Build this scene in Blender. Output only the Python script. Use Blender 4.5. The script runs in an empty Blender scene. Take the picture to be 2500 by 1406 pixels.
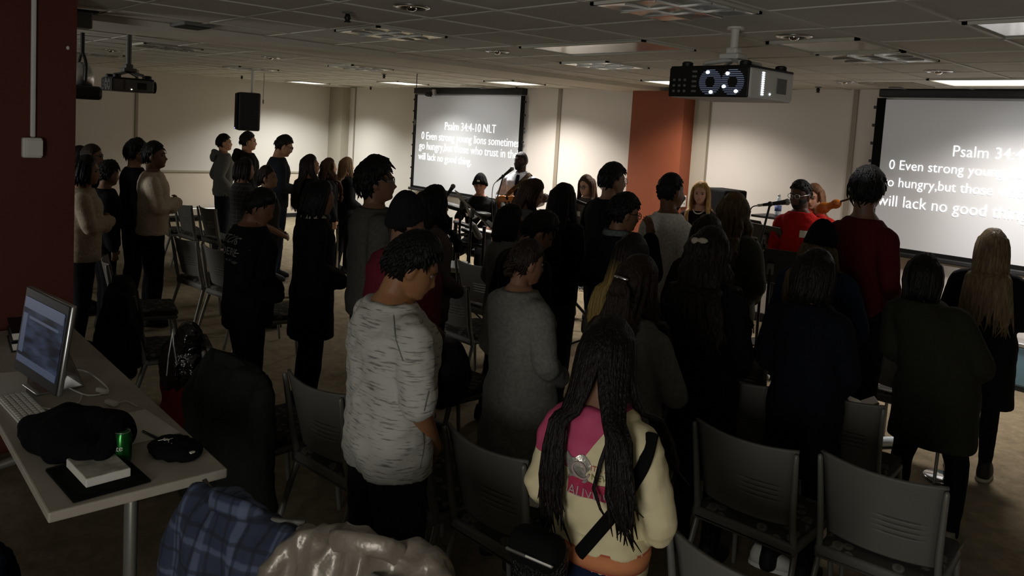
import bpy, bmesh, math, random
from mathutils import Vector, Matrix, noise
from mathutils.bvhtree import BVHTree
random.seed(7)
SC = bpy.context.scene
COL = SC.collection
PI = math.pi
R = math.radians
# ------------------------------------------------------------------ camera
CAM_H, CEIL = 2.05, 2.67
F, Y0, YAW, PITCH, ROLL = 1904.07, 470.91, R(-47.908), R(-4.726), R(3.4445)
fwd0 = Vector((math.sin(YAW), math.cos(YAW), 0)); rt0 = Vector((math.cos(YAW), -math.sin(YAW), 0)); up0 = Vector((0, 0, 1))
FWD = fwd0*math.cos(PITCH) + up0*math.sin(PITCH)
up1 = up0*math.cos(PITCH) - fwd0*math.sin(PITCH)
RT = rt0*math.cos(ROLL) + up1*math.sin(ROLL)
UP = up1*math.cos(ROLL) - rt0*math.sin(ROLL)
CP = Vector((0, 0, CAM_H))
cd = bpy.data.cameras.new('camera'); cam = bpy.data.objects.new('camera', cd); COL.objects.link(cam)
m3 = Matrix((RT, UP, -FWD)).transposed(); cam.matrix_world = Matrix.Translation(CP) @ m3.to_4x4()
cd.sensor_fit = 'HORIZONTAL'; cd.sensor_width = 36; cd.lens = 36*F/2500
cd.shift_y = -(703-Y0)/2500; cd.clip_start = .05
SC.camera = cam
# ------------------------------------------------------------------ world, exposure
SC.view_settings.view_transform = 'Standard'; SC.view_settings.look = 'None'
SC.view_settings.gamma = 1; SC.view_settings.exposure = 0; SC.view_settings.use_curve_mapping = False
W = bpy.data.worlds.new('night'); SC.world = W; W.use_nodes = True
W.node_tree.nodes['Background'].inputs[0].default_value = (.5, .55, .6, 1); W.node_tree.nodes['Background'].inputs[1].default_value = .002
SC.cycles.use_denoising = True; SC.cycles.max_bounces = 6; SC.cycles.diffuse_bounces = 4; SC.cycles.glossy_bounces = 3
SC.cycles.sample_clamp_indirect = 4; SC.cycles.caustics_reflective = False; SC.cycles.caustics_refractive = False
# ------------------------------------------------------------------ ceiling lights, added fills, projector spots
def area(name, loc, size, energy, color, spread, aim=None, sizey=None):
    l = bpy.data.lights.new(name, 'AREA'); l.size = size; l.energy = energy; l.color = color; l.spread = R(spread)
    if sizey: l.shape = 'RECTANGLE'; l.size_y = sizey
    o = bpy.data.objects.new(name, l); COL.objects.link(o); o.location = loc
    if aim is not None: o.rotation_euler = (Vector(aim)-Vector(loc)).to_track_quat('-Z', 'Y').to_euler()
    return o
LIT = [(-13.3, 6.8), (-10.53, 7.03), (-7.92, 7.08), (-5.25, 7.12), (-2.05, 7.2)]
LITE = [66, 50, 76, 38, 42]
LCOL = [(.97, 1, .98), (1, .985, .95), (1, .94, .89), (1, .92, .86), (1, .92, .87)]
for (x, y), e, c in zip(LIT, LITE, LCOL):
    area('troffer_lamp', (x, y, CEIL-.03), .56, e, c, 132)
# broad fill added behind the photographer; no doorway is modelled
area('rear_fill', (.6, -2.85, 1.3), 1.8, 84.0, (1, .985, .94), 170, aim=(-3.0, 3.0, 1.7), sizey=1.8)
area('left_rear_fill', (-8.6, -2.85, 1.35), 1.2, 24.0, (1, .98, .94), 95, aim=(-7.4, 2.6, 1.5), sizey=1.6)  # second fill added to brighten the left-hand group; no corridor behind it
def spot(name, loc, aim, energy, ang, blend=1.0, color=(.95, .97, 1), size=.05):
    l = bpy.data.lights.new(name, 'SPOT'); l.energy = energy; l.spot_size = R(ang); l.spot_blend = blend; l.color = color; l.shadow_soft_size = size
    o = bpy.data.objects.new(name, l); COL.objects.link(o); o.location = loc
    o.rotation_euler = (Vector(aim)-Vector(loc)).to_track_quat('-Z', 'Y').to_euler()
    return o
spot('projector_lamp', (-10.2, 3.3, 2.42), (-9.72, 8.1, 1.62), 340, 32)
spot('projector_lamp', (-2.30, 4.06, 2.34), (-1.55, 8.1, 1.38), 330, 42)

# ------------------------------------------------------------------ materials
def lin(h):
    h = h.lstrip('#'); c = [int(h[i:i+2], 16)/255 for i in (0, 2, 4)]
    return tuple(x/12.92 if x <= .04045 else ((x+.055)/1.055)**2.4 for x in c)
def _new(name):
    m = bpy.data.materials.new(name); m.use_nodes = True
    nt = m.node_tree; b = nt.nodes['Principled BSDF']; return m, nt, b
def mat(name, col, rough=.8, spec=.3, metal=0, bump=None, var=None, emit=None, stretch=(1, 1, 1)):
    m, nt, b = _new(name); N = nt.nodes.new; Lk = nt.links.new
    if isinstance(col, str): col = lin(col)
    c = (*col, 1); b.inputs['Base Color'].default_value = c
    b.inputs['Roughness'].default_value = rough; b.inputs['Specular IOR Level'].default_value = spec; b.inputs['Metallic'].default_value = metal
    if bump or var:
        tc = N('ShaderNodeTexCoord'); mp = N('ShaderNodeMapping'); mp.inputs['Scale'].default_value = stretch
        Lk(tc.outputs['Object'], mp.inputs['Vector'])
    if var:
        n = N('ShaderNodeTexNoise'); n.inputs['Scale'].default_value = var[0]; n.inputs['Detail'].default_value = 4
        Lk(mp.outputs[0], n.inputs['Vector'])
        r = N('ShaderNodeMapRange'); r.inputs['To Min'].default_value = 1-var[1]; r.inputs['To Max'].default_value = 1+var[1]
        r.inputs['From Min'].default_value = .3; r.inputs['From Max'].default_value = .7
        Lk(n.outputs['Fac'], r.inputs['Value'])
        x = N('ShaderNodeMix'); x.data_type = 'RGBA'; x.blend_type = 'MULTIPLY'; x.inputs[0].default_value = 1
        x.inputs[6].default_value = c; Lk(r.outputs[0], x.inputs[7]); Lk(x.outputs[2], b.inputs['Base Color'])
    if bump:
        n2 = N('ShaderNodeTexNoise'); n2.inputs['Scale'].default_value = bump[0]; n2.inputs['Detail'].default_value = 3
        Lk(mp.outputs[0], n2.inputs['Vector'])
        bp = N('ShaderNodeBump'); bp.inputs['Strength'].default_value = bump[1]; bp.inputs['Distance'].default_value = .02
        Lk(n2.outputs['Fac'], bp.inputs['Height']); Lk(bp.outputs[0], b.inputs['Normal'])
    if emit:
        b.inputs['Emission Color'].default_value = (*emit[0], 1); b.inputs['Emission Strength'].default_value = emit[1]
    return m
_mc = {}
def cloth(col, var=.18, rough=.9, bs=140, bst=.25):
    k = (col, var, rough)
    if k not in _mc: _mc[k] = mat('cloth_'+col.strip('#'), col, rough, .15, bump=(bs, bst), var=(60, var))
    return _mc[k]
def skinm(col):
    k = ('skin', col)
    if k not in _mc: _mc[k] = mat('skin_'+col.strip('#'), col, .55, .35, bump=(90, .05), var=(12, .08))
    return _mc[k]
def hairm(col, tip=None):
    k = ('hair', col, tip)
    if k not in _mc:
        m = mat('hair_'+col.strip('#'), col, .5, .22, bump=(160, .5), var=(70, .45), stretch=(1, 1, .12))
        if tip:
            nt = m.node_tree; b = nt.nodes['Principled BSDF']; src = b.inputs['Base Color'].links[0].from_socket
            tc = nt.nodes.new('ShaderNodeTexCoord'); sp = nt.nodes.new('ShaderNodeSeparateXYZ'); nt.links.new(tc.outputs['Object'], sp.inputs[0])
            mr = nt.nodes.new('ShaderNodeMapRange'); mr.inputs['From Min'].default_value = 1.42; mr.inputs['From Max'].default_value = 1.30
            nt.links.new(sp.outputs[2], mr.inputs['Value'])
            x = nt.nodes.new('ShaderNodeMix'); x.data_type = 'RGBA'; nt.links.new(mr.outputs[0], x.inputs[0]); nt.links.new(src, x.inputs[6])
            x.inputs[7].default_value = (*lin(tip), 1); nt.links.new(x.outputs[2], b.inputs['Base Color'])
        _mc[k] = m
    return _mc[k]
M = dict(
    wall=mat('painted_wall', '#cdc7be', .7, .25, bump=(240, .04), var=(1.2, .03)),
    wall_low=mat('painted_wall_lower', '#cdbfae', .7, .25, bump=(240, .04)),
    wall_grey=mat('painted_column', '#a39c8c', .75, .2, bump=(200, .05)),
    orange=mat('orange_paint', '#84472e', .6, .3, bump=(200, .05), var=(3, .05)),
    red=mat('red_paint', '#56281e', .6, .3, bump=(200, .05), var=(3, .06)),
    seam=mat('panel_seam', '#8d8474', .5, .4),
    tile=mat('ceiling_tile', '#cbc9bf', .92, .1, bump=(500, .25), var=(300, .08)),
    tbar=mat('ceiling_tbar', '#c4c2b6', .6, .3),
    drywall=mat('beam_drywall', '#cdc8ba', .8, .2, var=(1.5, .04)),
    black=mat('black_plastic', '#141414', .5, .4),
    blackm=mat('black_metal', '#101010', .38, .5, metal=.3),
    matte=mat('black_matte', '#090909', .9, .15),
    grey=mat('grey_plastic', '#6a6a66', .5, .4),
    chairp=mat('chair_grey_plastic', '#66645e', .55, .35, bump=(300, .08)),
    chairm=mat('chair_grey_metal', '#7b7972', .42, .5, metal=.3),
    silver=mat('silver_metal', '#c0c0bd', .3, .6, metal=.9),
    chrome=mat('chrome', '#e0e0e0', .12, .6, metal=1),
    white=mat('white_plastic', '#d8d6d0', .5, .4),
    paper=mat('white_paper', '#d9d6cc', .8, .2),
    lamp=mat('lit_diffuser', '#ffffff', .5, .2, emit=((1, .97, .92), 2.6)),
    glossy_lens=mat('unlit_acrylic_lens', '#b9bcb8', .12, .7),
    louver=mat('louver_silver', '#d6d8d2', .24, .7, metal=.6),
    table=mat('table_laminate', '#ada598', .5, .35, bump=(120, .03), var=(8, .06)),
    wood=mat('guitar_wood', '#b06a25', .3, .5, var=(14, .2), stretch=(1, 1, 6)),
    darkwood=mat('dark_wood', '#3a2416', .4, .4, var=(20, .2)),
    glassy=mat('clear_plastic', '#c8d2d6', .1, .6),
    steel=mat('table_leg_grey', '#8d8a82', .4, .5, metal=.5),
)
def ring_fabric():
    m, nt, b = _new('seat_fabric_rings'); N = nt.nodes.new; Lk = nt.links.new
    tc = N('ShaderNodeTexCoord'); v = N('ShaderNodeTexVoronoi'); v.inputs['Scale'].default_value = 17; v.inputs['Randomness'].default_value = .75
    Lk(tc.outputs['Object'], v.inputs['Vector'])
    cr = N('ShaderNodeValToRGB'); e = cr.color_ramp.elements
    e[0].position = 0; e[0].color = (*lin('#4a483f'), 1); e[1].position = 1; e[1].color = (*lin('#26251f'), 1)
    for p, c in ((.2, '#4a483f'), (.22, '#5f5c52'), (.36, '#57544b'), (.39, '#26251f')):
        x = e.new(p); x.color = (*lin(c), 1)
    Lk(v.outputs['Distance'], cr.inputs[0]); Lk(cr.outputs[0], b.inputs['Base Color']); b.inputs['Roughness'].default_value = .95
    return m
M['seat'] = ring_fabric()
def carpet():
    m, nt, b = _new('carpet'); N = nt.nodes.new; Lk = nt.links.new
    tc = N('ShaderNodeTexCoord')
    n = N('ShaderNodeTexNoise'); n.inputs['Scale'].default_value = 9; n.inputs['Detail'].default_value = 8; n.inputs['Roughness'].default_value = .75; Lk(tc.outputs['Object'], n.inputs['Vector'])
    cr = N('ShaderNodeValToRGB'); e = cr.color_ramp.elements; e[0].position = .3; e[0].color = (*lin('#6a5f4d'), 1); e[1].position = .72; e[1].color = (*lin('#978a70'), 1)
    n2 = N('ShaderNodeTexNoise'); n2.inputs['Scale'].default_value = 420; Lk(tc.outputs['Object'], n2.inputs['Vector'])
    bp = N('ShaderNodeBump'); bp.inputs['Strength'].default_value = .5; bp.inputs['Distance'].default_value = .01
    Lk(n.outputs['Fac'], cr.inputs[0]); Lk(cr.outputs[0], b.inputs['Base Color']); Lk(n2.outputs['Fac'], bp.inputs['Height']); Lk(bp.outputs[0], b.inputs['Normal'])
    b.inputs['Roughness'].default_value = .95; b.inputs['Specular IOR Level'].default_value = .1
    return m
M['carpet'] = carpet()
def slub():
    m, nt, b = _new('white_slub_jersey'); N = nt.nodes.new; Lk = nt.links.new
    tc = N('ShaderNodeTexCoord'); mp = N('ShaderNodeMapping'); mp.inputs['Scale'].default_value = (9, 9, 95); Lk(tc.outputs['Object'], mp.inputs['Vector'])
    n = N('ShaderNodeTexNoise'); n.inputs['Scale'].default_value = 1.6; n.inputs['Detail'].default_value = 3; n.inputs['Roughness'].default_value = .55; Lk(mp.outputs[0], n.inputs['Vector'])
    cr = N('ShaderNodeValToRGB'); e = cr.color_ramp.elements; e[0].position = .33; e[0].color = (*lin('#66655f'), 1); e[1].position = .46; e[1].color = (*lin('#aaa9a1'), 1)
    Lk(n.outputs['Fac'], cr.inputs[0]); Lk(cr.outputs[0], b.inputs['Base Color']); b.inputs['Roughness'].default_value = .9
    return m
M['slub'] = slub()
def plaid(name, base, l1, l2, sc=7):
    m, nt, b = _new(name); N = nt.nodes.new; Lk = nt.links.new
    tc = N('ShaderNodeTexCoord'); prev = None
    x0 = N('ShaderNodeMix'); x0.data_type = 'RGBA'; cur = None
    col = N('ShaderNodeRGB'); col.outputs[0].default_value = (*lin(base), 1); cur = col.outputs[0]
    for d, c, s in (('X', l1, sc), ('Z', l1, sc), ('X', l2, sc*2.3), ('Z', l2, sc*2.3)):
        w = N('ShaderNodeTexWave'); w.bands_direction = d; w.inputs['Scale'].default_value = s/3; w.inputs['Distortion'].default_value = .3
        Lk(tc.outputs['Object'], w.inputs['Vector'])
        mr = N('ShaderNodeMapRange'); mr.inputs['From Min'].default_value = .86; mr.inputs['From Max'].default_value = .96; Lk(w.outputs['Fac'], mr.inputs['Value'])
        x = N('ShaderNodeMix'); x.data_type = 'RGBA'; mm = N('ShaderNodeMath'); mm.operation = 'MULTIPLY'; mm.inputs[1].default_value = .6
        Lk(mr.outputs[0], mm.inputs[0]); Lk(mm.outputs[0], x.inputs[0]); Lk(cur, x.inputs[6]); x.inputs[7].default_value = (*lin(c), 1); cur = x.outputs[2]
    Lk(cur, b.inputs['Base Color']); b.inputs['Roughness'].default_value = .9
    return m
M['plaid_blue'] = plaid('blue_plaid', '#2b3348', '#5a647e', '#151a28')
M['plaid_dark'] = plaid('dark_plaid', '#1d1c1a', '#4a4842', '#0e0e0e', 22)
def jacket_mat():
    # cream track jacket: pink yoke over the left shoulder blade, object space
    m, nt, b = _new('cream_jacket'); N = nt.nodes.new; Lk = nt.links.new
    tc = N('ShaderNodeTexCoord'); sp = N('ShaderNodeSeparateXYZ'); Lk(tc.outputs['Object'], sp.inputs[0])
    mul = N('ShaderNodeMath'); mul.operation = 'MULTIPLY_ADD'; mul.inputs[1].default_value = -1.6; Lk(sp.outputs[0], mul.inputs[0]); Lk(sp.outputs[2], mul.inputs[2])
    gt = N('ShaderNodeMath'); gt.operation = 'GREATER_THAN'; gt.inputs[1].default_value = 1.19; Lk(mul.outputs[0], gt.inputs[0])
    g2 = N('ShaderNodeMath'); g2.operation = 'GREATER_THAN'; g2.inputs[1].default_value = 1.12; Lk(sp.outputs[2], g2.inputs[0])
    mm = N('ShaderNodeMath'); mm.operation = 'MULTIPLY'; Lk(gt.outputs[0], mm.inputs[0]); Lk(g2.outputs[0], mm.inputs[1])
    x = N('ShaderNodeMix'); x.data_type = 'RGBA'; Lk(mm.outputs[0], x.inputs[0]); x.inputs[6].default_value = (*lin('#d6caa2'), 1); x.inputs[7].default_value = (*lin('#b8456a'), 1)
    Lk(x.outputs[2], b.inputs['Base Color']); b.inputs['Roughness'].default_value = .75
    return m
M['cream'] = jacket_mat()

# ------------------------------------------------------------------ mesh buffer
class MB:
    def __init__(s): s.v = []; s.f = []
    def add(s, vs, fs):
        o = len(s.v); s.v += [Vector(p) for p in vs]; s.f += [tuple(i+o for i in f) for f in fs]; return s
    def box(s, c, d, mtx=None):
        x, y, z = d[0]/2, d[1]/2, d[2]/2
        vs = [Vector((i*x, j*y, k*z)) for i in (-1, 1) for j in (-1, 1) for k in (-1, 1)]
        if mtx: vs = [mtx @ v for v in vs]
        return s.add([v+Vector(c) for v in vs], [(0, 1, 3, 2), (4, 6, 7, 5), (0, 4, 5, 1), (2, 3, 7, 6), (0, 2, 6, 4), (1, 5, 7, 3)])
    def bbox(s, c, d, r=.01, mtx=None, seg=2):
        bm = bmesh.new(); bmesh.ops.create_cube(bm, size=1); bmesh.ops.scale(bm, vec=d, verts=bm.verts)
        bmesh.ops.bevel(bm, geom=bm.edges[:], offset=min(r, min(d)*.49), segments=seg, affect='EDGES', profile=.5)
        bm.verts.index_update()
        vs = [(mtx @ v.co if mtx else v.co)+Vector(c) for v in bm.verts]; fs = [tuple(q.index for q in f.verts) for f in bm.faces]
        bm.free(); return s.add(vs, fs)
    def tube(s, pts, rad, n=10, up=None, sub=0, round_=True):
        pts = [Vector(p) for p in pts]
        rad = [rad]*len(pts) if not isinstance(rad, (list, tuple)) else list(rad)
        rad = [(r, r) if not isinstance(r, (tuple, list)) else tuple(r) for r in rad]
        if sub and len(pts) > 2:
            P2, R2 = [], []
            for i in range(len(pts)-1):
                p0 = pts[max(i-1, 0)]; p1 = pts[i]; p2 = pts[i+1]; p3 = pts[min(i+2, len(pts)-1)]
                for k in range(sub):
                    t = k/sub; t2 = t*t; t3 = t2*t
                    P2.append(.5*((2*p1)+(p2-p0)*t+(2*p0-5*p1+4*p2-p3)*t2+(3*p1-p0-3*p2+p3)*t3))
                    R2.append(tuple(rad[i][q]*(1-t)+rad[i+1][q]*t for q in (0, 1)))
            P2.append(pts[-1]); R2.append(rad[-1]); pts, rad = P2, R2
        if round_:
            a = (pts[0]-pts[1]).normalized(); b = (pts[-1]-pts[-2]).normalized(); ra = min(rad[0]); rb = min(rad[-1])
            pre = [(pts[0]+a*ra*math.sin(t), tuple(q*math.cos(t) for q in rad[0])) for t in (1.3, .75)]
            post = [(pts[-1]+b*rb*math.sin(t), tuple(q*math.cos(t) for q in rad[-1])) for t in (.75, 1.3)]
            pts = [p for p, _ in pre]+pts+[p for p, _ in post]; rad = [r for _, r in pre]+rad+[r for _, r in post]
        T = [(pts[min(i+1, len(pts)-1)]-pts[max(i-1, 0)]).normalized() for i in range(len(pts))]
        u = Vector(up) if up else (Vector((0, 0, 1)) if abs(T[0].z) < .9 else Vector((0, 1, 0)))
        vs, fs = [], []
        for i, p in enumerate(pts):
            u = (u - T[i]*u.dot(T[i])).normalized(); w = T[i].cross(u)
            for k in range(n):
                a = 2*PI*k/n; vs.append(p + w*math.cos(a)*rad[i][0] + u*math.sin(a)*rad[i][1])
        for i in range(len(pts)-1):
            for k in range(n):
                a, b = i*n+k, i*n+(k+1) % n; fs.append((a, b, b+n, a+n))
        fs.append(tuple(range(n-1, -1, -1))); e = (len(pts)-1)*n; fs.append(tuple(range(e, e+n)))
        return s.add(vs, fs)
    def ell(s, c, r, mtx=None, nu=20, nv=14):
        vs, fs = [], []
        for j in range(1, nv):
            th = PI*j/nv
            for i in range(nu):
                ph = 2*PI*i/nu; vs.append(Vector((r[0]*math.sin(th)*math.cos(ph), r[1]*math.sin(th)*math.sin(ph), r[2]*math.cos(th))))
        vs += [Vector((0, 0, r[2])), Vector((0, 0, -r[2]))]; T, B = len(vs)-2, len(vs)-1
        for j in range(nv-2):
            for i in range(nu):
                a, b = j*nu+i, j*nu+(i+1) % nu; fs.append((a, a+nu, b+nu, b))
        for i in range(nu): fs.append((T, i, (i+1) % nu)); fs.append((B, (nv-2)*nu+(i+1) % nu, (nv-2)*nu+i))
        if mtx: vs = [mtx @ v for v in vs]
        return s.add([v+Vector(c) for v in vs], fs)
    def cyl(s, a, b, r, n=16, r2=None): return s.tube([a, b], [r, r2 if r2 is not None else r], n, round_=False)
    def lathe(s, prof, c=(0, 0, 0), n=24):
        vs, fs = [], []
        for r, z in prof:
            for k in range(n): a = 2*PI*k/n; vs.append(Vector((c[0]+r*math.cos(a), c[1]+r*math.sin(a), c[2]+z)))
        for i in range(len(prof)-1):
            for k in range(n): a, b = i*n+k, i*n+(k+1) % n; fs.append((a, b, b+n, a+n))
        fs.append(tuple(range(n-1, -1, -1))); e = (len(prof)-1)*n; fs.append(tuple(range(e, e+n)))
        return s.add(vs, fs)
    def loft(s, secs, n=28, ex=2.3):
        # secs: (z, halfwidth, front, back, yoff)
        vs, fs = [], []
        for z, w, f, b, yo in secs:
            for k in range(n):
                a = 2*PI*k/n; c, d = math.cos(a), math.sin(a)
                x = w*math.copysign(abs(c)**(2/ex), c); y = (f if d > 0 else b)*math.copysign(abs(d)**(2/ex), d)
                vs.append(Vector((x, y+yo, z)))
        m = len(secs)
        for i in range(m-1):
            for k in range(n): a, b = i*n+k, i*n+(k+1) % n; fs.append((a, b, b+n, a+n))
        fs.append(tuple(range(n-1, -1, -1))); e = (m-1)*n; fs.append(tuple(range(e, e+n)))
        return s.add(vs, fs)
    def xf(s, mtx): s.v = [mtx @ v for v in s.v]; return s
    def fn(s, f): s.v = [f(v) for v in s.v]; return s
    def mesh(s, name='m'):
        me = bpy.data.meshes.new(name); me.from_pydata([tuple(v) for v in s.v], [], s.f); me.validate(); return me
def link(name, me, m, parent=None, smooth=True):
    me.name = name; me.materials.clear()
    if m: me.materials.append(m)
    if smooth: me.polygons.foreach_set('use_smooth', [True]*len(me.polygons))
    o = bpy.data.objects.new(name, me); COL.objects.link(o)
    if parent: o.parent = parent
    return o
def ob(name, mb, m, parent=None, smooth=False): return link(name, mb.mesh(name) if isinstance(mb, MB) else mb, m, parent, smooth)
def mods(me, *fs):
    o = bpy.data.objects.new('t', me); COL.objects.link(o)
    for f in fs: f(o)
    bpy.context.view_layer.update()
    dg = bpy.context.evaluated_depsgraph_get(); r = bpy.data.meshes.new_from_object(o.evaluated_get(dg))
    bpy.data.objects.remove(o); return r
def remesh(mb, vox, sm=4, fac=.5):
    def a(o): q = o.modifiers.new('r', 'REMESH'); q.mode = 'VOXEL'; q.voxel_size = vox
    def b(o): q = o.modifiers.new('s', 'SMOOTH'); q.iterations = sm; q.factor = fac
    return mods(mb.mesh(), a, b) if sm else mods(mb.mesh(), a)
def displace(me, f):
    me.update(); ns = [v.normal.copy() for v in me.vertices]
    for v, n in zip(me.vertices, ns): v.co += n*f(v.co)
    me.update(); return me
def tag(o, label, cat, group=None, kind=None):
    o['label'] = label; o['category'] = cat
    if group: o['group'] = group
    if kind: o['kind'] = kind
    return o
def struct(o): o['kind'] = 'structure'; return o
def thing(name, label, cat, loc=(0, 0, 0), rz=0, group=None):
    o = bpy.data.objects.new(name, None); COL.objects.link(o); o.location = loc; o.rotation_euler = (0, 0, rz); o.empty_display_size = .1
    return tag(o, label, cat, group)
def copy_tree(o, parent=None):
    c = o.copy(); COL.objects.link(c); c.parent = parent
    for ch in list(o.children): copy_tree(ch, c)
    return c
def ray(x, y): return RT*((x-1250)/F) - UP*((y-Y0)/F) + FWD
def at_depth(x, y, D): return CP + ray(x, y)*D
def at_z(x, y, z): r = ray(x, y); return CP + r*((z-CAM_H)/r.z)
def at_Y(x, y, Y): r = ray(x, y); return CP + r*(Y/r.y)
def at_X(x, y, X): r = ray(x, y); return CP + r*(X/r.x)
def text_mesh(body, size, extrude=.002, align='LEFT', thin=0):
    c = bpy.data.curves.new('t', 'FONT'); c.body = body; c.size = size; c.extrude = extrude; c.offset = thin; c.align_x = align; c.resolution_u = 3
    o = bpy.data.objects.new('t', c); COL.objects.link(o); bpy.context.view_layer.update()
    me = bpy.data.meshes.new_from_object(o.evaluated_get(bpy.context.evaluated_depsgraph_get())); bpy.data.objects.remove(o); return me
# ================================================================== the room
XL, XR, YB, YF = -14.6, 3.5, -3.0, 8.15
def sbox(name, lo, hi, m, parent=None):
    c = [(a+b)/2 for a, b in zip(lo, hi)]; d = [b-a for a, b in zip(lo, hi)]
    o = ob(name, MB().box((0, 0, 0), d), m, parent); o.location = c
    return struct(o) if not parent else o
def sw(name, lo, hi, m):
    o = ob(name, MB().box([(a+b)/2 for a, b in zip(lo, hi)], [b-a for a, b in zip(lo, hi)]), m); return struct(o)
sw('floor', (XL-.2, YB-.2, -.1), (XR+.2, YF+.2, 0), M['carpet'])
sw('ceiling', (XL-.2, YB-.2, CEIL), (XR+.2, YF+.2, CEIL+.1), M['tile'])
sw('wall_front', (XL-.2, YF, 0), (XR+.2, YF+.15, CEIL), M['wall'])
sw('wall_left', (XL-.15, YB-.2, 0), (XL, YF, CEIL), M['wall'])
sw('wall_right', (XR, YB-.2, 0), (XR+.15, YF, CEIL), M['wall'])
sw('wall_back', (XL-.2, YB-.15, 0), (XR+.2, YB, CEIL), M['wall'])
sw('wall_left_lower', (XL, 1.5, 0), (XL+.012, 7.97, .9), M['wall_low']).name = 'trim_5'
sw('trim_1', (XL, 1.5, .895), (XL+.03, 7.97, .925), M['wall_grey'])
# ceiling suspension grid
g = MB()
for i in range(-21, 9): x = -1.99+.61*i; g.box((x, (YB+YF)/2, CEIL-.003), (.024, YF-YB, .008)) if XL < x < XR and not -6.95 < x < -6.1 else 0
for j in range(-11, 8): y = 3.34+.61*j; (g.box(((XL-6.92)/2, y, CEIL-.0025), (-6.92-XL, .024, .006)), g.box(((XR-6.1)/2, y, CEIL-.0025), (XR+6.1, .024, .006))) if YB < y < YF else 0
struct(ob('trim_2', g, M['tbar']))
sw('trim_3', (-6.92, YB, CEIL-.045), (-6.1, YF, CEIL+.02), M['drywall'])           # dropped beam between the pillars
sw('wall_corner_column', (XL, 7.97, 0), (-14.08, YF+.02, CEIL), M['wall_grey'])
sw('wall_orange_pillar', (-6.52, 7.88, 0), (-5.71, YF+.02, CEIL-.045), M['orange'])
sw('trim_6', (-5.71, 8.1, 0), (-5.5, YF+.02, CEIL), M['wall_grey'])
sw('wall_red_pillar', (-5.95, .36, 0), (-5.15, 1.161, CEIL), M['red'])
# seams between the movable wall panels
g = MB()
for x, w in ((-13.86, .03), (-8.09, .07), (-3.74, .05), (-.2, .05)): g.box((x, YF-.008, CEIL/2), (w, .018, CEIL))
g.box((XL+.01, 4.24, (CEIL+.92)/2), (.02, .045, CEIL-.92))
struct(ob('trim_4', g, M['seam']))
for nm, lo, hi in (('baseboard_front', (-14.08, YF-.02, 0), (-6.52, YF, .1)), ('baseboard_right', (-5.5, YF-.02, 0), (XR, YF, .1)), ('baseboard_left', (XL, 1.5, 0), (XL+.03, 7.97, .08))):
    sw(nm, lo, hi, M['black'])
# heater along the left wall
t = thing('baseboard_heater', 'long low silver baseboard heater under the left wall', 'heater', (XL+.11, 5.2, 0))
ob('cover', MB().bbox((0, 0, .17), (.14, 3.6, .16), .02), M['silver'], t); ob('grille', MB().box((.073, 0, .1), (.006, 3.5, .035)), M['black'], t); ob('bracket', MB().box((0, -1.6, .05), (.1, .06, .1)).box((0, 1.6, .05), (.1, .06, .1)), M['grey'], t)
t = thing('baseboard_heater', 'teal grey low heater cabinet under the right projection screen', 'heater', (-1.3, YF-.12, 0))
teal = mat('teal_grey_metal', '#55707a', .5, .4)
ob('cover', MB().bbox((0, 0, .22), (2.6, .2, .36), .02), teal, t); ob('top_rail', MB().bbox((0, -.02, .42), (2.62, .22, .04), .01), M['silver'], t); ob('plinth', MB().box((0, 0, .03), (2.56, .18, .06)), M['black'], t)

# ------------------------------------------------------------------ ceiling fittings
def troffer(x, y, label, lit=False, w=.57, d=.57, lens=False, group=None):
    t = thing('ceiling_light', label, 'ceiling light', (x, y, CEIL), 0, group)
    f = MB()
    for sx in (-1, 1): f.box((sx*(w/2-.012), 0, -.008), (.024, d, .02))
    for sy in (-1, 1): f.box((0, sy*(d/2-.012), -.008), (w, .024, .02))
    ob('frame', f, M['tbar'], t)
    if lit: ob('diffuser', MB().box((0, 0, -.006), (w-.05, d-.05, .008)), M['lamp'], t)
    elif lens: ob('lens', MB().box((0, 0, -.006), (w-.05, d-.05, .008)), M['glossy_lens'], t)
    else:
        n = 3; c = (w-.05)/n; e = (d-.05)/n; lo = MB()
        for i in range(n):
            for j in range(n):
                cx, cy = (i-1)*c, (j-1)*e; vs, fs = [], []
                for q in range(7):
                    for p in range(7):
                        u, v = (p/3-1), (q/3-1); vs.append((cx+u*c/2, cy+v*e/2, -.018+.012*(1-u*u)*(1-v*v)))
                for q in range(6):
                    for p in range(6): a = q*7+p; fs.append((a, a+7, a+8, a+1))
                lo.add(vs, fs)
        ob('reflector', lo, M['louver'], t, True)
        b = MB()
        for i in (-1, 1): b.box((i*c/2, 0, -.02), (.008, d-.05, .014)); b.box((0, i*e/2, -.02), (w-.05, .008, .014))
        ob('louver', b, M['silver'], t)
    return t
names = ['lit ceiling light farthest left along the screen wall', 'lit ceiling light left of the small screen, second from the far corner', 'lit ceiling light just in front of the left projection screen', 'lit ceiling light in front of the orange pillar behind the big projector', 'lit ceiling light above the right projection screen']
for (x, y), nme in zip(LIT, names): troffer(x, y, nme, True, 1.1 if x > -3 else .6, .6, group='lit ceiling lights')
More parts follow.
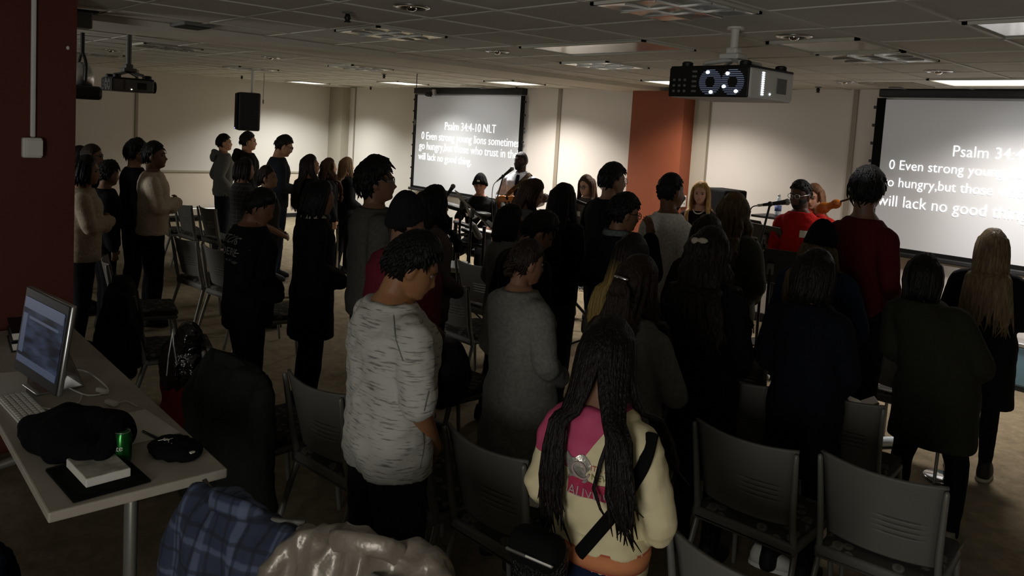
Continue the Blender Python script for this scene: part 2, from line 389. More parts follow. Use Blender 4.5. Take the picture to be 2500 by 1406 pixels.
for x, y, l in ((-2.295, 3.04, 'large unlit louvered ceiling light at the top edge of the photo'), (-4.735, 3.04, 'unlit louvered ceiling light beside the dropped beam, nearer one'), (-4.735, 5.3, 'unlit louvered ceiling light between the beam and the big projector'), (-2.295, 5.25, 'unlit louvered ceiling light right behind the big projector'),
             (-8.4, 2.7, 'unlit louvered ceiling light beyond the beam at left, nearest the beam'), (-10.9, 2.65, 'unlit louvered ceiling light above the left stage lamp'), (-8.25, 4.9, 'unlit louvered ceiling light beyond the beam near the screens'), (-10.7, 4.6, 'unlit louvered ceiling light above the hanging loudspeaker')):
    troffer(x, y, l, group='unlit louvered ceiling lights')
troffer(-3.82, 4.255, 'unlit ceiling light with glossy lens reflecting the orange pillar', lens=True, w=1.19)
troffer(-.77, 4.255, 'unlit ceiling light with glossy grey lens at the right edge', lens=True, w=1.19)
troffer(-2.295, 4.62, 'dark flat ceiling panel in front of the louvered light', lens=True)
def downlight(x, y, l, r=.1):
    t = thing('recessed_downlight', l, 'downlight', (x, y, CEIL), 0, 'recessed downlights')
    ob('trim_ring', MB().lathe([(r, 0), (r, -.006), (r*.78, -.012), (r*.72, -.004), (r*.7, 0)]), M['silver'], t, True); ob('lamp', MB().ell((0, 0, -.006), (r*.3, r*.3, .022)), M['chrome'], t, True)
for x, y, l in ((-3.56, 2.41, 'unlit round downlight at the top of the photo'), (-4.91, 4.18, 'unlit round downlight left of the glossy ceiling lens'), (-2.31, 4.18, 'unlit round downlight just right of the projector pole'), (-2.29, 6.3, 'unlit round downlight above the right screen'), (-3.43, 7.2, 'unlit round downlight nearest the front wall'), (-8.3, 3.79, 'unlit round downlight beyond the beam'), (-9.88, 2.58, 'unlit round downlight far left beyond the beam')): downlight(x, y, l)
def sprinkler(x, y, l):
    t = thing('sprinkler_head', l, 'sprinkler', (x, y, CEIL), 0, 'ceiling sprinklers')
    ob('escutcheon', MB().lathe([(.035, 0), (.033, -.008), (.012, -.012)]), M['grey'], t, True); ob('nozzle', MB().lathe([(.012, -.01), (.02, -.035), (.012, -.05), (.02, -.055), (.02, -.06)]), M['black'], t, True)
for x, y, l in ((-4.13, 2.35, 'dark sprinkler head nearest the camera'), (-8.96, 5.68, 'dark sprinkler head left of the hanging wire'), (-12.73, 7.79, 'dark sprinkler head close to the far corner'), (-8.64, 7.77, 'dark sprinkler head above the left screen corner'), (-3.99, 7.8, 'pale sprinkler head right of the big projector'), (-13.06, 5.46, 'dark sprinkler head above the loudspeaker')): sprinkler(x, y, l)
t = thing('air_vent', 'slotted dark air vent in the ceiling beside the beam', 'vent', (-5.92, 2.09, CEIL)); ob('frame', MB().bbox((0, 0, -.012), (.3, .22, .024), .006), M['grey'], t)
b = MB(); [b.box((-.12+.03*i, 0, -.026), (.012, .18, .006)) for i in range(9)]; ob('slats', b, M['black'], t)
for x, y, s, l in ((-9.4, 7.75, .5, 'flat ceiling air diffuser just before the left screen'), (-13.2, 7.7, .4, 'flat ceiling air diffuser near the far corner'), (-3.1, 7.55, .5, 'flat ceiling air diffuser left of the right screen')):
    t = thing('air_diffuser', l, 'vent', (x, y, CEIL), 0); q = MB(); [q.box((0, 0, -.006-.006*i), (s-.12*i, s-.12*i, .008)) for i in range(3)]; ob('cone', q, M['wall_grey'], t); ob('core', MB().box((0, 0, -.03), (.1, .1, .01)), M['grey'], t)

# ------------------------------------------------------------------ projection screens
scr_m = mat('screen_fabric', '#b6b6b6', .6, .3, emit=((.95, .97, 1), .062))  # projected slide's grey light put into the fabric as even emission
txt_m = mat('projected_text', '#ffffff', .6, .2, emit=((.96, .98, 1), 1.25))
def fit_text(body, pl, pr, Y, m, parent, xclip=None):
    a, b = at_Y(*pl, Y), at_Y(*pr, Y); me = text_mesh(body, 1, .002, thin=-.012)
    xs = [v.co.x for v in me.vertices]; k = (b.x-a.x)/(max(xs)-min(xs)); x0 = min(xs)
    z = (a.z+b.z)/2
    for v in me.vertices: v.co = Vector(((v.co.x-x0)*k+a.x-parent.location.x, Y-parent.location.y+v.co.z, v.co.y*k*1.12+z-parent.location.z))
    if xclip:
        for v in me.vertices: v.co.x = max(xclip[0]-parent.location.x, min(xclip[1]-parent.location.x, v.co.x))
    return link('projected_text', me, m, parent, False)
def screen(x0, x1, z0, z1, label, lines):
    cx = (x0+x1)/2; Y = YF-.075; t = thing('projection_screen', label, 'projection screen', (cx, Y, z0)); w = x1-x0; h = z1-z0
    ob('case', MB().bbox((0, .01, h+(CEIL-z1)/2+.01), (w+.12, .12, CEIL-z1-.03), .01), M['black'], t)
    b = MB()
    for s in (-1, 1): b.box((s*(w/2+.045), 0, h/2), (.09, .006, h+.03))
    b.box((0, 0, -.02), (w+.18, .006, .05)); ob('black_border', b, M['matte'], t)
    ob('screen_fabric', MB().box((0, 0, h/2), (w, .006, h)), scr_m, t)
    ob('weight_bar', MB().bbox((0, 0, -.06), (w+.3, .035, .05), .012), M['black'], t)
    for s in (-1, 1):
        k = MB(); [k.bbox((s*(w/2+.1), 0, .12+i*(h-.2)/7), (.035, .02, .03), .006) for i in range(8)]; ob('tension_tab', k, M['black'], t)
    for body, pl, pr in lines: fit_text(body, pl, pr, Y-.006, txt_m, t, (x0, x1))
    return t
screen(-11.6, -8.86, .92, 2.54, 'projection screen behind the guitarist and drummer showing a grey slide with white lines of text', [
    ('Psalm 34:4-10 NLT', (1086, 317), (1210, 325)), ('0 Even strong young lions sometimes', (1029, 341), (1268, 358)),
    ('go hungry,but those who trust in the Lo', (1023, 366), (1287, 387)), ('will lack no good thing.', (1021, 391), (1150, 401))])
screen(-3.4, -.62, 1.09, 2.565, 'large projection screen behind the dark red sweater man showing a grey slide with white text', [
    ('Psalm 34:4-10 NLT', (2326, 383), (2657, 401)), ('0 Even strong young lions sometimes', (2170, 415), (2729, 452)),
    ('go hungry,but those who trust in the Lo', (2152, 458), (2760, 503)), ('will lack no good thing.', (2142, 501), (2516, 540))])
t = thing('ceiling_camera', 'small black and silver camera fixed to the left screen case', 'camera', (-11.0, YF-.2, 2.55)); ob('body', MB().bbox((-.04, 0, 0), (.1, .14, .09), .02), M['black'], t); ob('bracket', MB().bbox((.06, 0, .02), (.07, .07, .13), .02), M['silver'], t); ob('lens', MB().cyl((-.04, -.07, 0), (-.04, -.1, 0), .035), M['black'], t)

# ------------------------------------------------------------------ projectors
def projector(loc, label, w, d, hh, lit):
    t = thing('projector', label, 'projector', loc)
    b = ob('body', MB().bbox((0, 0, 0), (w, d, hh), .015), M['white'] if lit else M['grey'], t)
    ob('rear_panel', MB().bbox((0, -d/2-.001, 0), (w*.985, .012, hh*.97), .006), M['black'], t)
    ob('top_cover', MB().bbox((0, 0, hh/2), (w*.99, d*.985, .016), .006), M['black'], t)
    for sx, sy in ((-.36, -.36), (.36, -.36), (.4, .36)): ob('foot', MB().lathe([(.03, 0), (.03, .03), (.02, .036)], (sx*w, sy*d, hh/2)), M['black'], t)
    ob('lens', MB().cyl((0, d/2, 0), (0, d/2+.05, 0), .05), M['black'], t)
    s = MB(); [s.box((w/2+.001, -d*.22, -hh*.34+i*hh*.07), (.004, d*.05, hh*.03)) for i in range(11)]
    ob('side_vent', s, LED if lit else M['black'], t)
    ob('side_hatch', MB().bbox((w/2+.002, d*.2, 0), (.006, d*.22, hh*.5), .002), M['grey'] if lit else M['black'], t)
    ob('lamp_glow' if lit else 'status_light', MB().ell((w/2+.002, -d*.05, -hh*.3), (.004, .005, .005)), LED if lit else LED2, t)
    # rear fans and connectors
    for k, cx in enumerate((.04, .31)):
        n = 10; q = MB(); cz = 0; rr = hh*.42
        for i in range(13):
            z = -rr+rr*2*(i+.5)/13; hw = math.sqrt(max(rr*rr-z*z, 0)); hi = math.sqrt(max((rr*.45)**2-z*z, 0))
            if hi > 0: q.box((cx*w-(hw+hi)/2, -d/2-.009, z), (hw-hi, .004, .004)); q.box((cx*w+(hw+hi)/2, -d/2-.009, z), (hw-hi, .004, .004))
            else: q.box((cx*w, -d/2-.009, z), (hw*2, .004, .004))
        fan = ob('fan_grille', q, FANL if lit else M['grey'], t)
        if lit:
            l2 = MB(); 
            for a in ((2.2, 3.6, 5.2) if k else (1.9, 4.9)): l2.ell((cx*w+rr*.8*math.cos(a), -d/2-.01, rr*.8*math.sin(a)), (.012, .004, .009))
            ob('lamp_leak', l2, LED, fan)
    c = MB()
    for i in range(3):
        for j in range(3): c.bbox((-w*.42+i*.035, -d/2-.009, -hh*.3+j*.03), (.016, .006, .014), .003)
    for j in range(5): c.bbox((-w*.42+.13, -d/2-.009, -hh*.3+j*.026), (.03, .006, .012), .003)
    ob('connectors', c, M['grey'], t)
    top = CEIL-loc[2]
    m = MB(); m.lathe([(.045, top-.012), (.045, top)], n=20); m.cyl((0, 0, hh/2+.1), (0, 0, top), .022); ob('ceiling_pole', m, M['white'] if lit else M['grey'], t)
    m = MB(); m.bbox((0, 0, hh/2+.075), (.12, .1, .03), .008).bbox((0, 0, hh/2+.1), (.07, .06, .05), .012)
    for a in range(4): m.tube([(0, 0, hh/2+.06), (.16*math.cos(a*PI/2+.7), .12*math.sin(a*PI/2+.7), hh/2+.035), (.17*math.cos(a*PI/2+.7), .13*math.sin(a*PI/2+.7), hh/2)], .012, 8)
    ob('mount_bracket', m, M['white'] if lit else M['grey'], t)
    return t
LED = mat('projector_lamp_light', '#ffffff', .5, .2, emit=((.8, .88, 1), 3.0)); LED2 = mat('status_led', '#ffffff', .5, .2, emit=((1, .9, .7), 2)); FANL = mat('fan_grille_lit', '#5a626e', .4, .4, emit=((.55, .65, 1), .12)); BLED = mat('blue_led', '#6060ff', .5, .2, emit=((.4, .4, 1), 2))
projector((-2.42, 3.75, 2.355), 'large black and white projector hanging at upper right, lamp glowing through rear fans', .50, .44, .16, True)
projector((-6.95, 1.95, 2.21), 'smaller dark projector hanging beside the red pillar at left', .30, .32, .105, False)
# left screen's beam is a bare spot farther off, without a projector body
# ------------------------------------------------------------------ hanging loudspeaker, stage lamp, wires
t = thing('loudspeaker', 'black loudspeaker hung from the ceiling against the left wall', 'loudspeaker', (-10.9, 4.66, 2.06), R(-16))
ob('cabinet', MB().bbox((0, 0, 0), (.36, .3, .54), .025), M['black'], t); ob('grille', MB().bbox((0, -.155, 0), (.33, .015, .51), .01), M['matte'], t); ob('power_light', MB().ell((-.06, -.165, -.24), (.008, .005, .008)), BLED, t)
ob('hanging_pole', MB().cyl((0, .05, .27), (0, .05, CEIL-2.06), .02), M['white'], t)
t = thing('stage_light', 'black and silver stage lamp hanging beside the red pillar', 'stage light', at_depth(200, 212, 7.0))
ob('lamp_can', MB().lathe([(.09, -.1), (.1, 0), (.07, .09), (.02, .12)], (0, 0, .1)), M['silver'], t, True); ob('yoke', MB().tube([(-.12, 0, .06), (-.13, 0, .2), (0, 0, .3), (.13, 0, .2), (.12, 0, .06)], .014, 8, sub=4), M['black'], t, True)
ob('base', MB().bbox((.05, 0, -.05), (.34, .24, .12), .03), M['black'], t); ob('clamp', MB().cyl((0, 0, .3), (0, 0, .52), .018), M['black'], t)
for x, y, z0, l, kn in ((-8.3, 5.75, 1.05, 'thin black wire hanging in front of the left screen edge', True), (-11.6, 5.2, 2.2, 'thin short wire hanging right of the loudspeaker', False)):
    t = thing('hanging_wire', l, 'wire', (x, y, z0)); ob('wire', MB().cyl((0, 0, 0), (0, 0, CEIL-z0), .005 if kn else .003, 6), M['black'], t); ob('coupling', MB().ell((0, 0, (CEIL-z0)*.62 if kn else .03), (.012, .012, .04)), M['grey'], t)
t = thing('conduit_box', 'grey junction box with conduit running up the red pillar', 'electrical box', at_X(76, 360, -5.15))
ob('conduit', MB().bbox((.012, .005, .56), (.024, .026, 1.0), .008), M['white'], t); ob('box', MB().bbox((.022, 0, 0), (.045, .10, .115), .01), M['white'], t); ob('cover_plate', MB().bbox((.048, .01, 0), (.006, .08, .09), .003), M['white'], t)
for y, z in ((.70, 2.39), (1.115, 2.36)): tag(ob('wall_anchor', MB().ell((-5.148, y, z), (.004, .009, .011)), M['white']), 'small white screw cap on the red pillar near its '+('left side' if y < 1 else 'right edge'), 'wall anchor', 'screw caps on the red pillar')
t = thing('light_switch', 'white wall switch plates on the orange pillar side', 'switch', (-5.705, 8.0, 1.28)); ob('plate', MB().bbox((.006, 0, 0), (.012, .1, .14), .004), M['white'], t); ob('toggle', MB().bbox((.016, 0, 0), (.012, .02, .04), .003), M['white'], t)

q = at_depth(197, 16, 5.3)
t = thing('ceiling_bracket', 'dark bracket box under the ceiling beside the red pillar', 'bracket', (q.x, q.y, CEIL)); ob('box', MB().bbox((0, 0, -.06), (.14, .12, .12), .01), M['grey'], t); ob('plate', MB().bbox((0, 0, -.006), (.2, .18, .012), .004), M['black'], t)
# ================================================================== chairs
def chair_proto():
    t = thing('stacking_chair', 'x', 'chair')
    nu, nv = 15, 60; vs, fs = [], []
    for j in range(nv):
        v = j/(nv-1); z = .515+.33*v
        for i in range(nu):
            u = i/(nu-1)*2-1; w = .195+.022*v+.010*max(0, v-.8)*5*abs(u)
            vs.append((u*w, -.205-.075*v-.045*(1-u*u)*.8+.01*abs(u)**3, z+.012*(u*u)*max(0, v-.7)/.3))
    for j in range(nv-1):
        for i in range(nu-1):
            if j in (18, 22, 26, 30) and 7 <= i <= 11: continue
            a = j*nu+i; fs.append((a, a+1, a+nu+1, a+nu))
    me = mods(MB().add(vs, fs).mesh(), lambda o: (setattr(o.modifiers.new('s', 'SOLIDIFY'), 'thickness', .014)))
    link('backrest', me, M['chairp'], t)
    s = MB().bbox((0, .005, .452), (.44, .44, .045), .022, None, 3); s.fn(lambda p: Vector((p.x*(1-.06*(p.y < -.1)), p.y, p.z-.012*(1-(p.x/.22)**2)+.01*(p.y < -.15)))); ob('seat_cushion', s, M['seat'], t, True)
    ob('seat_pan', MB().bbox((0, -.005, .418), (.455, .45, .03), .012), M['chairp'], t, True)
    ob('rear_rail', MB().bbox((0, -.215, .43), (.46, .03, .055), .012), M['chairp'], t, True); ob('front_rail', MB().bbox((0, .2, .40), (.42, .025, .03), .01), M['chairp'], t, True)
    for sx in (-1, 1):
        ob('back_upright', MB().tube([(sx*.215, -.20, .42), (sx*.212, -.235, .55), (sx*.216, -.26, .70), (sx*.222, -.285, .84)], [(.013, .02), (.013, .019), (.012, .016), (.010, .012)], 10, sub=3), M['chairm'], t, True)
        ob('leg', MB().tube([(sx*.215, -.19, .43), (sx*.228, -.26, .2), (sx*.235, -.31, .012)], [(.012, .018), (.011, .015), (.010, .013)], 10, sub=3), M['chairm'], t, True)
        ob('leg', MB().tube([(sx*.215, .19, .42), (sx*.226, .225, .2), (sx*.232, .245, .012)], [(.012, .018), (.011, .015), (.010, .013)], 10, sub=3), M['chairm'], t, True)
    return t
proto = chair_proto(); usedc = [0]
def chair(x, y, label, rz=0.0):
    """x, y: middle of the top of the backrest"""
    o = proto if not usedc[0] else copy_tree(proto); usedc[0] = 1
    o['label'] = label; o['group'] = 'grey stacking chairs in rows'
    o.location = (x-.27*math.sin(rz), y+.27*math.cos(rz), 0); o.rotation_euler = (0, 0, rz); return o
for a in [(-2.17, 1.90, 'empty grey chair between the white t-shirt man and the cream jacket woman', R(3)), (-1.11, 1.96, 'grey chair cut off at the bottom edge right of the cream jacket woman', R(3)),
          (-3.11, 1.68, 'empty grey chair at left of the white t-shirt man', R(6)), (-3.62, 1.50, 'grey chair with the big dark jacket hung over it', R(8)),
          (-1.63, 2.84, 'empty grey chair directly behind the big navy coat and right of the cream jacket', R(6)), (-1.14, 2.99, 'empty grey chair standing directly behind the dark parka woman', R(9)),
          (-1.66, 3.70, 'grey chair beside the big navy coat, book on its seat', R(8)), (-2.50, 4.12, 'grey chair seen between the black coat and the navy coat', R(4)),
          (-2.12, 3.48, 'grey chair between the black coat and navy coat, ring patterned seat showing', R(4)), (-1.9, 5.2, 'grey chair in front of the dark parka woman, thin legs lit from behind', R(6)),
          (-2.225, 1.0, 'chair under the blue plaid jacket by the table end', R(18)), (-1.66, 1.15, 'chair under the shiny silver satin jacket', R(16)), 
          (-2.66, 1.82, 'grey chair in the row beside the white t-shirt man', R(4)), (-3.72, 2.70, 'grey chair with the navy puffer bag on its seat', R(0)), 
          (-5.20, 4.30, 'dark chair with slotted back in front of the drum kit', R(4)), (-4.65, 3.62, 'chair beside the mauve sweater woman', R(2)),
          (-7.31, 2.57, 'dark chair in the left block, left of a front pair', R(9)), (-6.72, 2.63, 'dark chair in the left block, right of a front pair', R(9)),
          (-10.0, 3.48, 'chair near the left wall lit from behind, middle of three', R(6)), (-9.58, 3.62, 'chair near the left wall lit from behind, right of three', R(6)), (-10.5, 3.38, 'chair near the left wall beside the cream sweatshirt man', R(-8)),
          (-6.50, 1.70, 'dark empty chair beside the red pillar with pale seat edge', R(-12)), (-5.35, 1.55, 'dark chair with a black coat draped over it', R(-14)), (-5.9, 2.55, 'dark chair behind the black lettered t-shirt person', R(-8))]: chair(a[0], a[1], a[2], a[3])

# ------------------------------------------------------------------ clothes and bags left on chairs
def draped(name, label, cat, x, y, z, w, d, h, m, rz=0, amp=.03, sleeves=True, seed=0, vox=.012, top=0.0, fr=9):
    t = thing(name, label, cat, (x, y, 0), rz); mb = MB()
    mb.loft([(z-h, w*.46, d*.9, d*1.0, -.02), (z-h*.75, w*.52, d*.85, d*.95, -.015), (z-h*.4, w*.5, d*.7, d*.8, 0), (z-h*.12, w*.47, d*.55, d*.6, 0), (z, w*.36, d*.34, d*.36, 0), (z+.02, w*.2, d*.15, d*.15, 0)], 32, 2.6)
    if sleeves:
        for s in (-1, 1): mb.tube([(s*w*.42, 0, z-.04), (s*w*.54, -.03, z-h*.35), (s*w*.55, -.02, z-h*.7), (s*w*.5, .02, z-h*1.0)], [.05, .06, .055, .045], 12, sub=3)
    o3 = Vector((seed, seed*2, 0))
    me = displace(remesh(mb, vox, 3), lambda p: amp*(noise.noise(Vector((p.x*fr, p.y*fr, p.z*fr*.45+p.x*3))+o3)+.7*(.35-abs(noise.noise(Vector((p.x*fr*1.8, p.y*fr*1.8, p.z*fr*.7))+o3)))))
    link('fabric', me, m, t)
    q = MB().tube([(-w*.2, -.03, z+.0), (-.05, -.06, z+.025), (.06, -.05, z+.025), (w*.2, -.02, z-.005)], [(.012, .03)]*4, 10, up=(0, 0, 1), sub=4); ob('collar', q, m, t, True)
    return t
satin = mat('silver_satin', '#8d8478', .34, .6, metal=.25, bump=(14, .5), var=(10, .2))
jk = draped('satin_jacket', 'shiny silver satin jacket heaped over a chair behind the white t-shirt man', 'jacket', -1.76, 1.14, .885, .50, .15, .5, satin, R(32), .045, True, 3.3, .009, fr=8)
ob('button', MB().ell((-.19, -.125, .68), (.012, .006, .012)), M['silver'], jk)
draped('plaid_jacket', 'dark blue plaid jacket draped over a chair by the table end', 'jacket', -2.22, .97, .85, .46, .15, .55, M['plaid_blue'], R(18), .03, True, 9.1)
draped('winter_jacket', 'big dark green-black jacket hung over a chair behind the table', 'jacket', -3.47, 1.46, .885, .52, .17, .62, cloth('#1a1b17', .25), R(8), .03, True, 5.7)
draped('coat', 'black coat draped over a chair beside the red pillar', 'coat', -5.35, 1.5, .9, .6, .16, .5, cloth('#050506'), R(-14), .03, True, 1.4)
draped('blue_jacket', 'dark navy jacket on a seat under the table at lower left', 'jacket', -3.05, .28, .62, .6, .2, .4, cloth('#0c1322'), R(30), .03, True, 2.2)
# navy puffer bag with emblem
t = thing('puffer_bag', 'navy blue bag with white piping and a small white emblem on a chair', 'bag', (-3.42, 2.62, .47), R(-10))
navy = mat('navy_nylon', '#0d1426', .45, .4, bump=(40, .3))
mb = MB().ell((0, 0, .20), (.24, .16, .21)).ell((-.14, -.06, .17), (.12, .12, .17)); link('bag_body', displace(remesh(mb, .012, 3), lambda p: .012*noise.noise(p*12)), navy, t)
ob('piping', MB().tube([(-.13+.1*math.cos(a), -.185+.02*abs(math.cos(a)), .17+.14*math.sin(a)) for a in [(-.6+3.2*i/14) for i in range(15)]], .004, 6), M['paper'], t)
e = MB().bbox((-.14, -.187, .17), (.05, .006, .016), .002, Matrix.Rotation(R(-30), 3, 'Y')).bbox((-.145, -.188, .195), (.03, .006, .022), .002, Matrix.Rotation(R(-30), 3, 'Y')).bbox((-.13, -.188, .21), (.014, .006, .012), .002); ob('emblem', e, M['paper'], t)
# red bag with shiny black plastic
p = at_z(470, 935, .62)
t = thing('red_tote_bag', 'red fabric tote bag standing behind the table', 'bag', (-4.30, 1.52, 0), R(10))
redf = mat('red_fabric', '#5a0a0c', .8, .2, bump=(60, .2))
link('bag_body', displace(remesh(MB().loft([(.0, .10, .10, .10, 0), (.2, .11, .11, .11, 0), (.45, .12, .11, .11, 0), (.56, .15, .1, .1, 0)], 28), .012, 3), lambda q: .015*noise.noise(q*10)), redf, t)
ob('handle', MB().tube([(-.12, 0, .52), (-.19, 0, .62), (-.1, 0, .6), (0, -.05, .54)], [(.01, .02)]*4, 8, sub=4), redf, t, True)
t = thing('black_plastic_bag', 'shiny crumpled black plastic bag stuffed into the red tote', 'bag', (-4.30, 1.52, .53), R(10))
shiny = mat('shiny_black_plastic', '#060608', .12, .8, bump=(22, .8))
link('bag_body', displace(remesh(MB().ell((0, 0, .10), (.15, .12, .18)).ell((.05, 0, .24), (.08, .07, .12)), .01, 2), lambda q: .03*(.4-abs(noise.noise(Vector((q.x*14, q.y*14, q.z*5)))))), shiny, t)
ob('drawstring', MB().tube([(.06, -.10, .34), (.075, -.13, .2), (.08, -.14, .1)], .004, 6).tube([(.06, -.10, .34), (.11, -.12, .26), (.14, -.12, .18)], .004, 6), M['silver'], t)

# ------------------------------------------------------------------ the table at lower left
t = thing('folding_table', 'grey laminate folding table with computer, can and jacket on top', 'table', (-3.91, .84, 0))
ob('tabletop', MB().bbox((0, 0, .722), (2.38, .58, .036), .006), M['table'], t)
for sx in (-.95, .98):
    l = MB().tube([(sx, .02, .70), (sx, .02, .06)], [(.032, .024), (.03, .022)], 14).tube([(sx, -.26, .03), (sx, -.1, .05), (sx, .02, .07), (sx, .14, .05), (sx, .28, .03)], [.02, .024, .03, .024, .02], 12, sub=3).bbox((sx, .02, .69), (.07, .42, .03), .01); ob('leg', l, M['steel'], t, True)
TZ = .741
def on(px, py, z=TZ): q = at_z(px, py, z); return q
t = thing('desktop_computer', 'silver desktop computer screen glowing dim blue on the table', 'computer', (-3.97, .77, TZ), R(8))
tl = Matrix.Rotation(R(-8), 3, 'X')
ob('housing', MB().bbox((0, .012, .23), (.52, .026, .40), .01, tl), M['silver'], t, True); ob('bezel', MB().bbox((0, -.0035, .232), (.508, .006, .388), .004, tl), M['black'], t)
def scr():
    m, nt, b = _new('screen_image'); N = nt.nodes.new; Lk = nt.links.new
    tc = N('ShaderNodeTexCoord'); mp = N('ShaderNodeMapping'); mp.inputs['Scale'].default_value = (3, 1, 16); Lk(tc.outputs['Object'], mp.inputs['Vector'])
    n = N('ShaderNodeTexNoise'); n.inputs['Scale'].default_value = 1.3; n.inputs['Detail'].default_value = 4; Lk(mp.outputs[0], n.inputs['Vector'])
    cr = N('ShaderNodeValToRGB'); e = cr.color_ramp.elements; e[0].position = .4; e[0].color = (.006, .009, .02, 1); e[1].position = .68; e[1].color = (.06, .085, .16, 1)
    Lk(n.outputs['Fac'], cr.inputs[0]); Lk(cr.outputs[0], b.inputs['Emission Color']); b.inputs['Emission Strength'].default_value = .42; b.inputs['Base Color'].default_value = (.01, .01, .01, 1); b.inputs['Roughness'].default_value = .2
    return m
ui = mat('screen_window', '#20242c', .3, .3, emit=((.5, .62, 1), .075))
ob('display', MB().bbox((0, -.0075, .235), (.47, .003, .30), .001, tl), scr(), t)
q = MB()
for x, z, w, h in ((0, .36, .46, .05), (-.2, .22, .05, .18), (.02, .30, .34, .012), (0, .10, .46, .03)): q.bbox(tl@Vector((x, -.010, z-.23))+Vector((0, 0, .232)), (w, .002, h), .0005, tl)
ob('screen_window', q, ui, t)
ob('stand', MB().bbox((0, .10, .12), (.18, .008, .30), .003, Matrix.Rotation(R(22), 3, 'X')).bbox((0, .05, .004), (.18, .2, .008), .003), M['silver'], t)
def cable(label, pts, r, m, name='cable', cat='cable'):
    c = Vector(pts[0]); t_ = ob(name, MB().tube([Vector(p)-c for p in pts], r, 7, sub=6), m, None, True); t_.location = c; return tag(t_, label, cat)
B = lambda x, y, z=TZ+.006: at_z(x, y, z)
cable('white cable looping behind the desktop computer', [B(160, 905), B(205, 905, TZ+.03), B(245, 930, TZ+.03), B(263, 955), B(215, 965), B(165, 945)], .004, M['white'])
cable('thin white cable trailing across the table under the computer', [B(200, 965), B(190, 985), B(145, 1000), B(95, 995), B(62, 1002)], .003, M['white'])
cable('thin pale cable running to the table edge', [B(285, 985), B(310, 980), B(335, 992)], .0025, M['white'])
for px, py, l in ((272, 990, 'small white adapter on the table near the far edge'), (250, 960, 'pale plug behind the computer stand')):
    q = B(px, py, TZ); o = ob('power_adapter', MB().bbox((0, 0, .012), (.07, .025, .022), .006), M['white'], None, True); o.location = q; o.rotation_euler.z = R(20); tag(o, l, 'adapter')
t = thing('keyboard', 'white computer keyboard at the left edge of the table', 'keyboard', (-3.72, .66, TZ), R(4)); ob('base', MB().bbox((0, 0, .005), (.42, .12, .01), .004), M['white'], t)
k = MB()
for r_ in range(5):
    for c_ in range(14): k.bbox((-.19+c_*.029, -.044+r_*.022, .012), (.024, .017, .005), .002)
ob('keys', k, M['paper'], t)
o = ob('paper_sheet', MB().box((0, 0, .001), (.33, .21, .002)), M['paper']); o.location = (-3.29, .98, TZ); o.rotation_euler.z = R(6); tag(o, 'sheet of white paper near the far table edge', 'paper')
o = ob('paper_sheet', MB().box((0, 0, .001), (.34, .2, .002)), M['paper']); o.location = (-4.12, .64, TZ); o.rotation_euler.z = R(-12); tag(o, 'sheet of paper at the left edge below the computer', 'paper')
for i, (px, py, a, l) in enumerate(((372, 1068, 12, 'pen beside the paper, farther one'), (395, 1076, 15, 'pen beside the paper, nearer one'))):
    q = B(px, py, TZ); t = thing('pen', l, 'pen', q, R(a), 'pens on the table'); ob('barrel', MB().tube([(-.07, 0, .006), (.055, 0, .006)], .005, 8), M['silver'] if i else M['black'], t); ob('cap', MB().tube([(.055, 0, .006), (.085, 0, .006)], .006, 8), M['white'], t)
t = thing('soda_can', 'green soda can on the table beside the black jacket', 'can', (-2.98, .84, TZ))
cang = mat('green_can', '#1f6a2c', .22, .6, metal=.7)
ob('can_body', MB().lathe([(.024, 0), (.031, .008), (.0325, .02), (.0325, .098), (.027, .113), (.026, .118)]), cang, t, True); ob('can_top', MB().lathe([(.0265, .116), (.0265, .119), (.02, .117)]), M['silver'], t, True)
tm = text_mesh('nite', .03, .001)
for v in tm.vertices: a = (v.co.x-.022)/.033-PI*.30; v.co = Vector((math.cos(a)*(.0331+v.co.z*.3), math.sin(a)*(.0331+v.co.z*.3), .05+v.co.y+v.co.x*.15))
link('can_lettering', tm, M['paper'], t, False); ob('can_leaf', MB().ell((-.004, -.0325, .083), (.012, .003, .012)), mat('yellow_green', '#9aa02a', .4), t)
t = thing('clipboard', 'black folder lying under the white box on the table', 'folder', (-2.90, .74, TZ), R(4)); ob('cover', MB().bbox((0, 0, .005), (.30, .25, .01), .004), M['matte'], t); ob('spine', MB().bbox((-.15, 0, .006), (.012, .25, .012), .004), M['black'], t)
t = thing('white_box', 'white patterned box lying on a black folder on the table', 'box', (-2.92, .745, TZ+.011), R(4)); ob('box_body', MB().bbox((0, 0, .015), (.21, .145, .03), .003), M['paper'], t); ob('printed_lid', MB().bbox((0, 0, .0305), (.205, .14, .002), .001), mat('box_print', '#a8a59c', .5, .3, var=(18, .5)), t)
t = thing('folded_hat', 'black cloth hat with white lettering on the table', 'hat', (-2.95, 1.02, TZ), R(20))
link('crown', displace(remesh(MB().ell((0, 0, .02), (.12, .085, .035)).ell((-.05, .03, .015), (.08, .07, .02)), .006, 3), lambda q: .008*noise.noise(q*30)), M['matte'], t)
tm = text_mesh('yAT', .045, .001)
for v in tm.vertices: v.co = Vector((v.co.x-.05, v.co.y-.03, .056-abs(v.co.x-.03)*.12+v.co.z))
link('cap_lettering', tm, M['paper'], t, False); ob('strap_tab', MB().bbox((.10, -.01, .035), (.02, .02, .006), .002), M['paper'], t)
t = thing('black_jacket', 'black jacket heaped on the near corner of the table', 'jacket', (-3.22, .74, TZ), R(10))
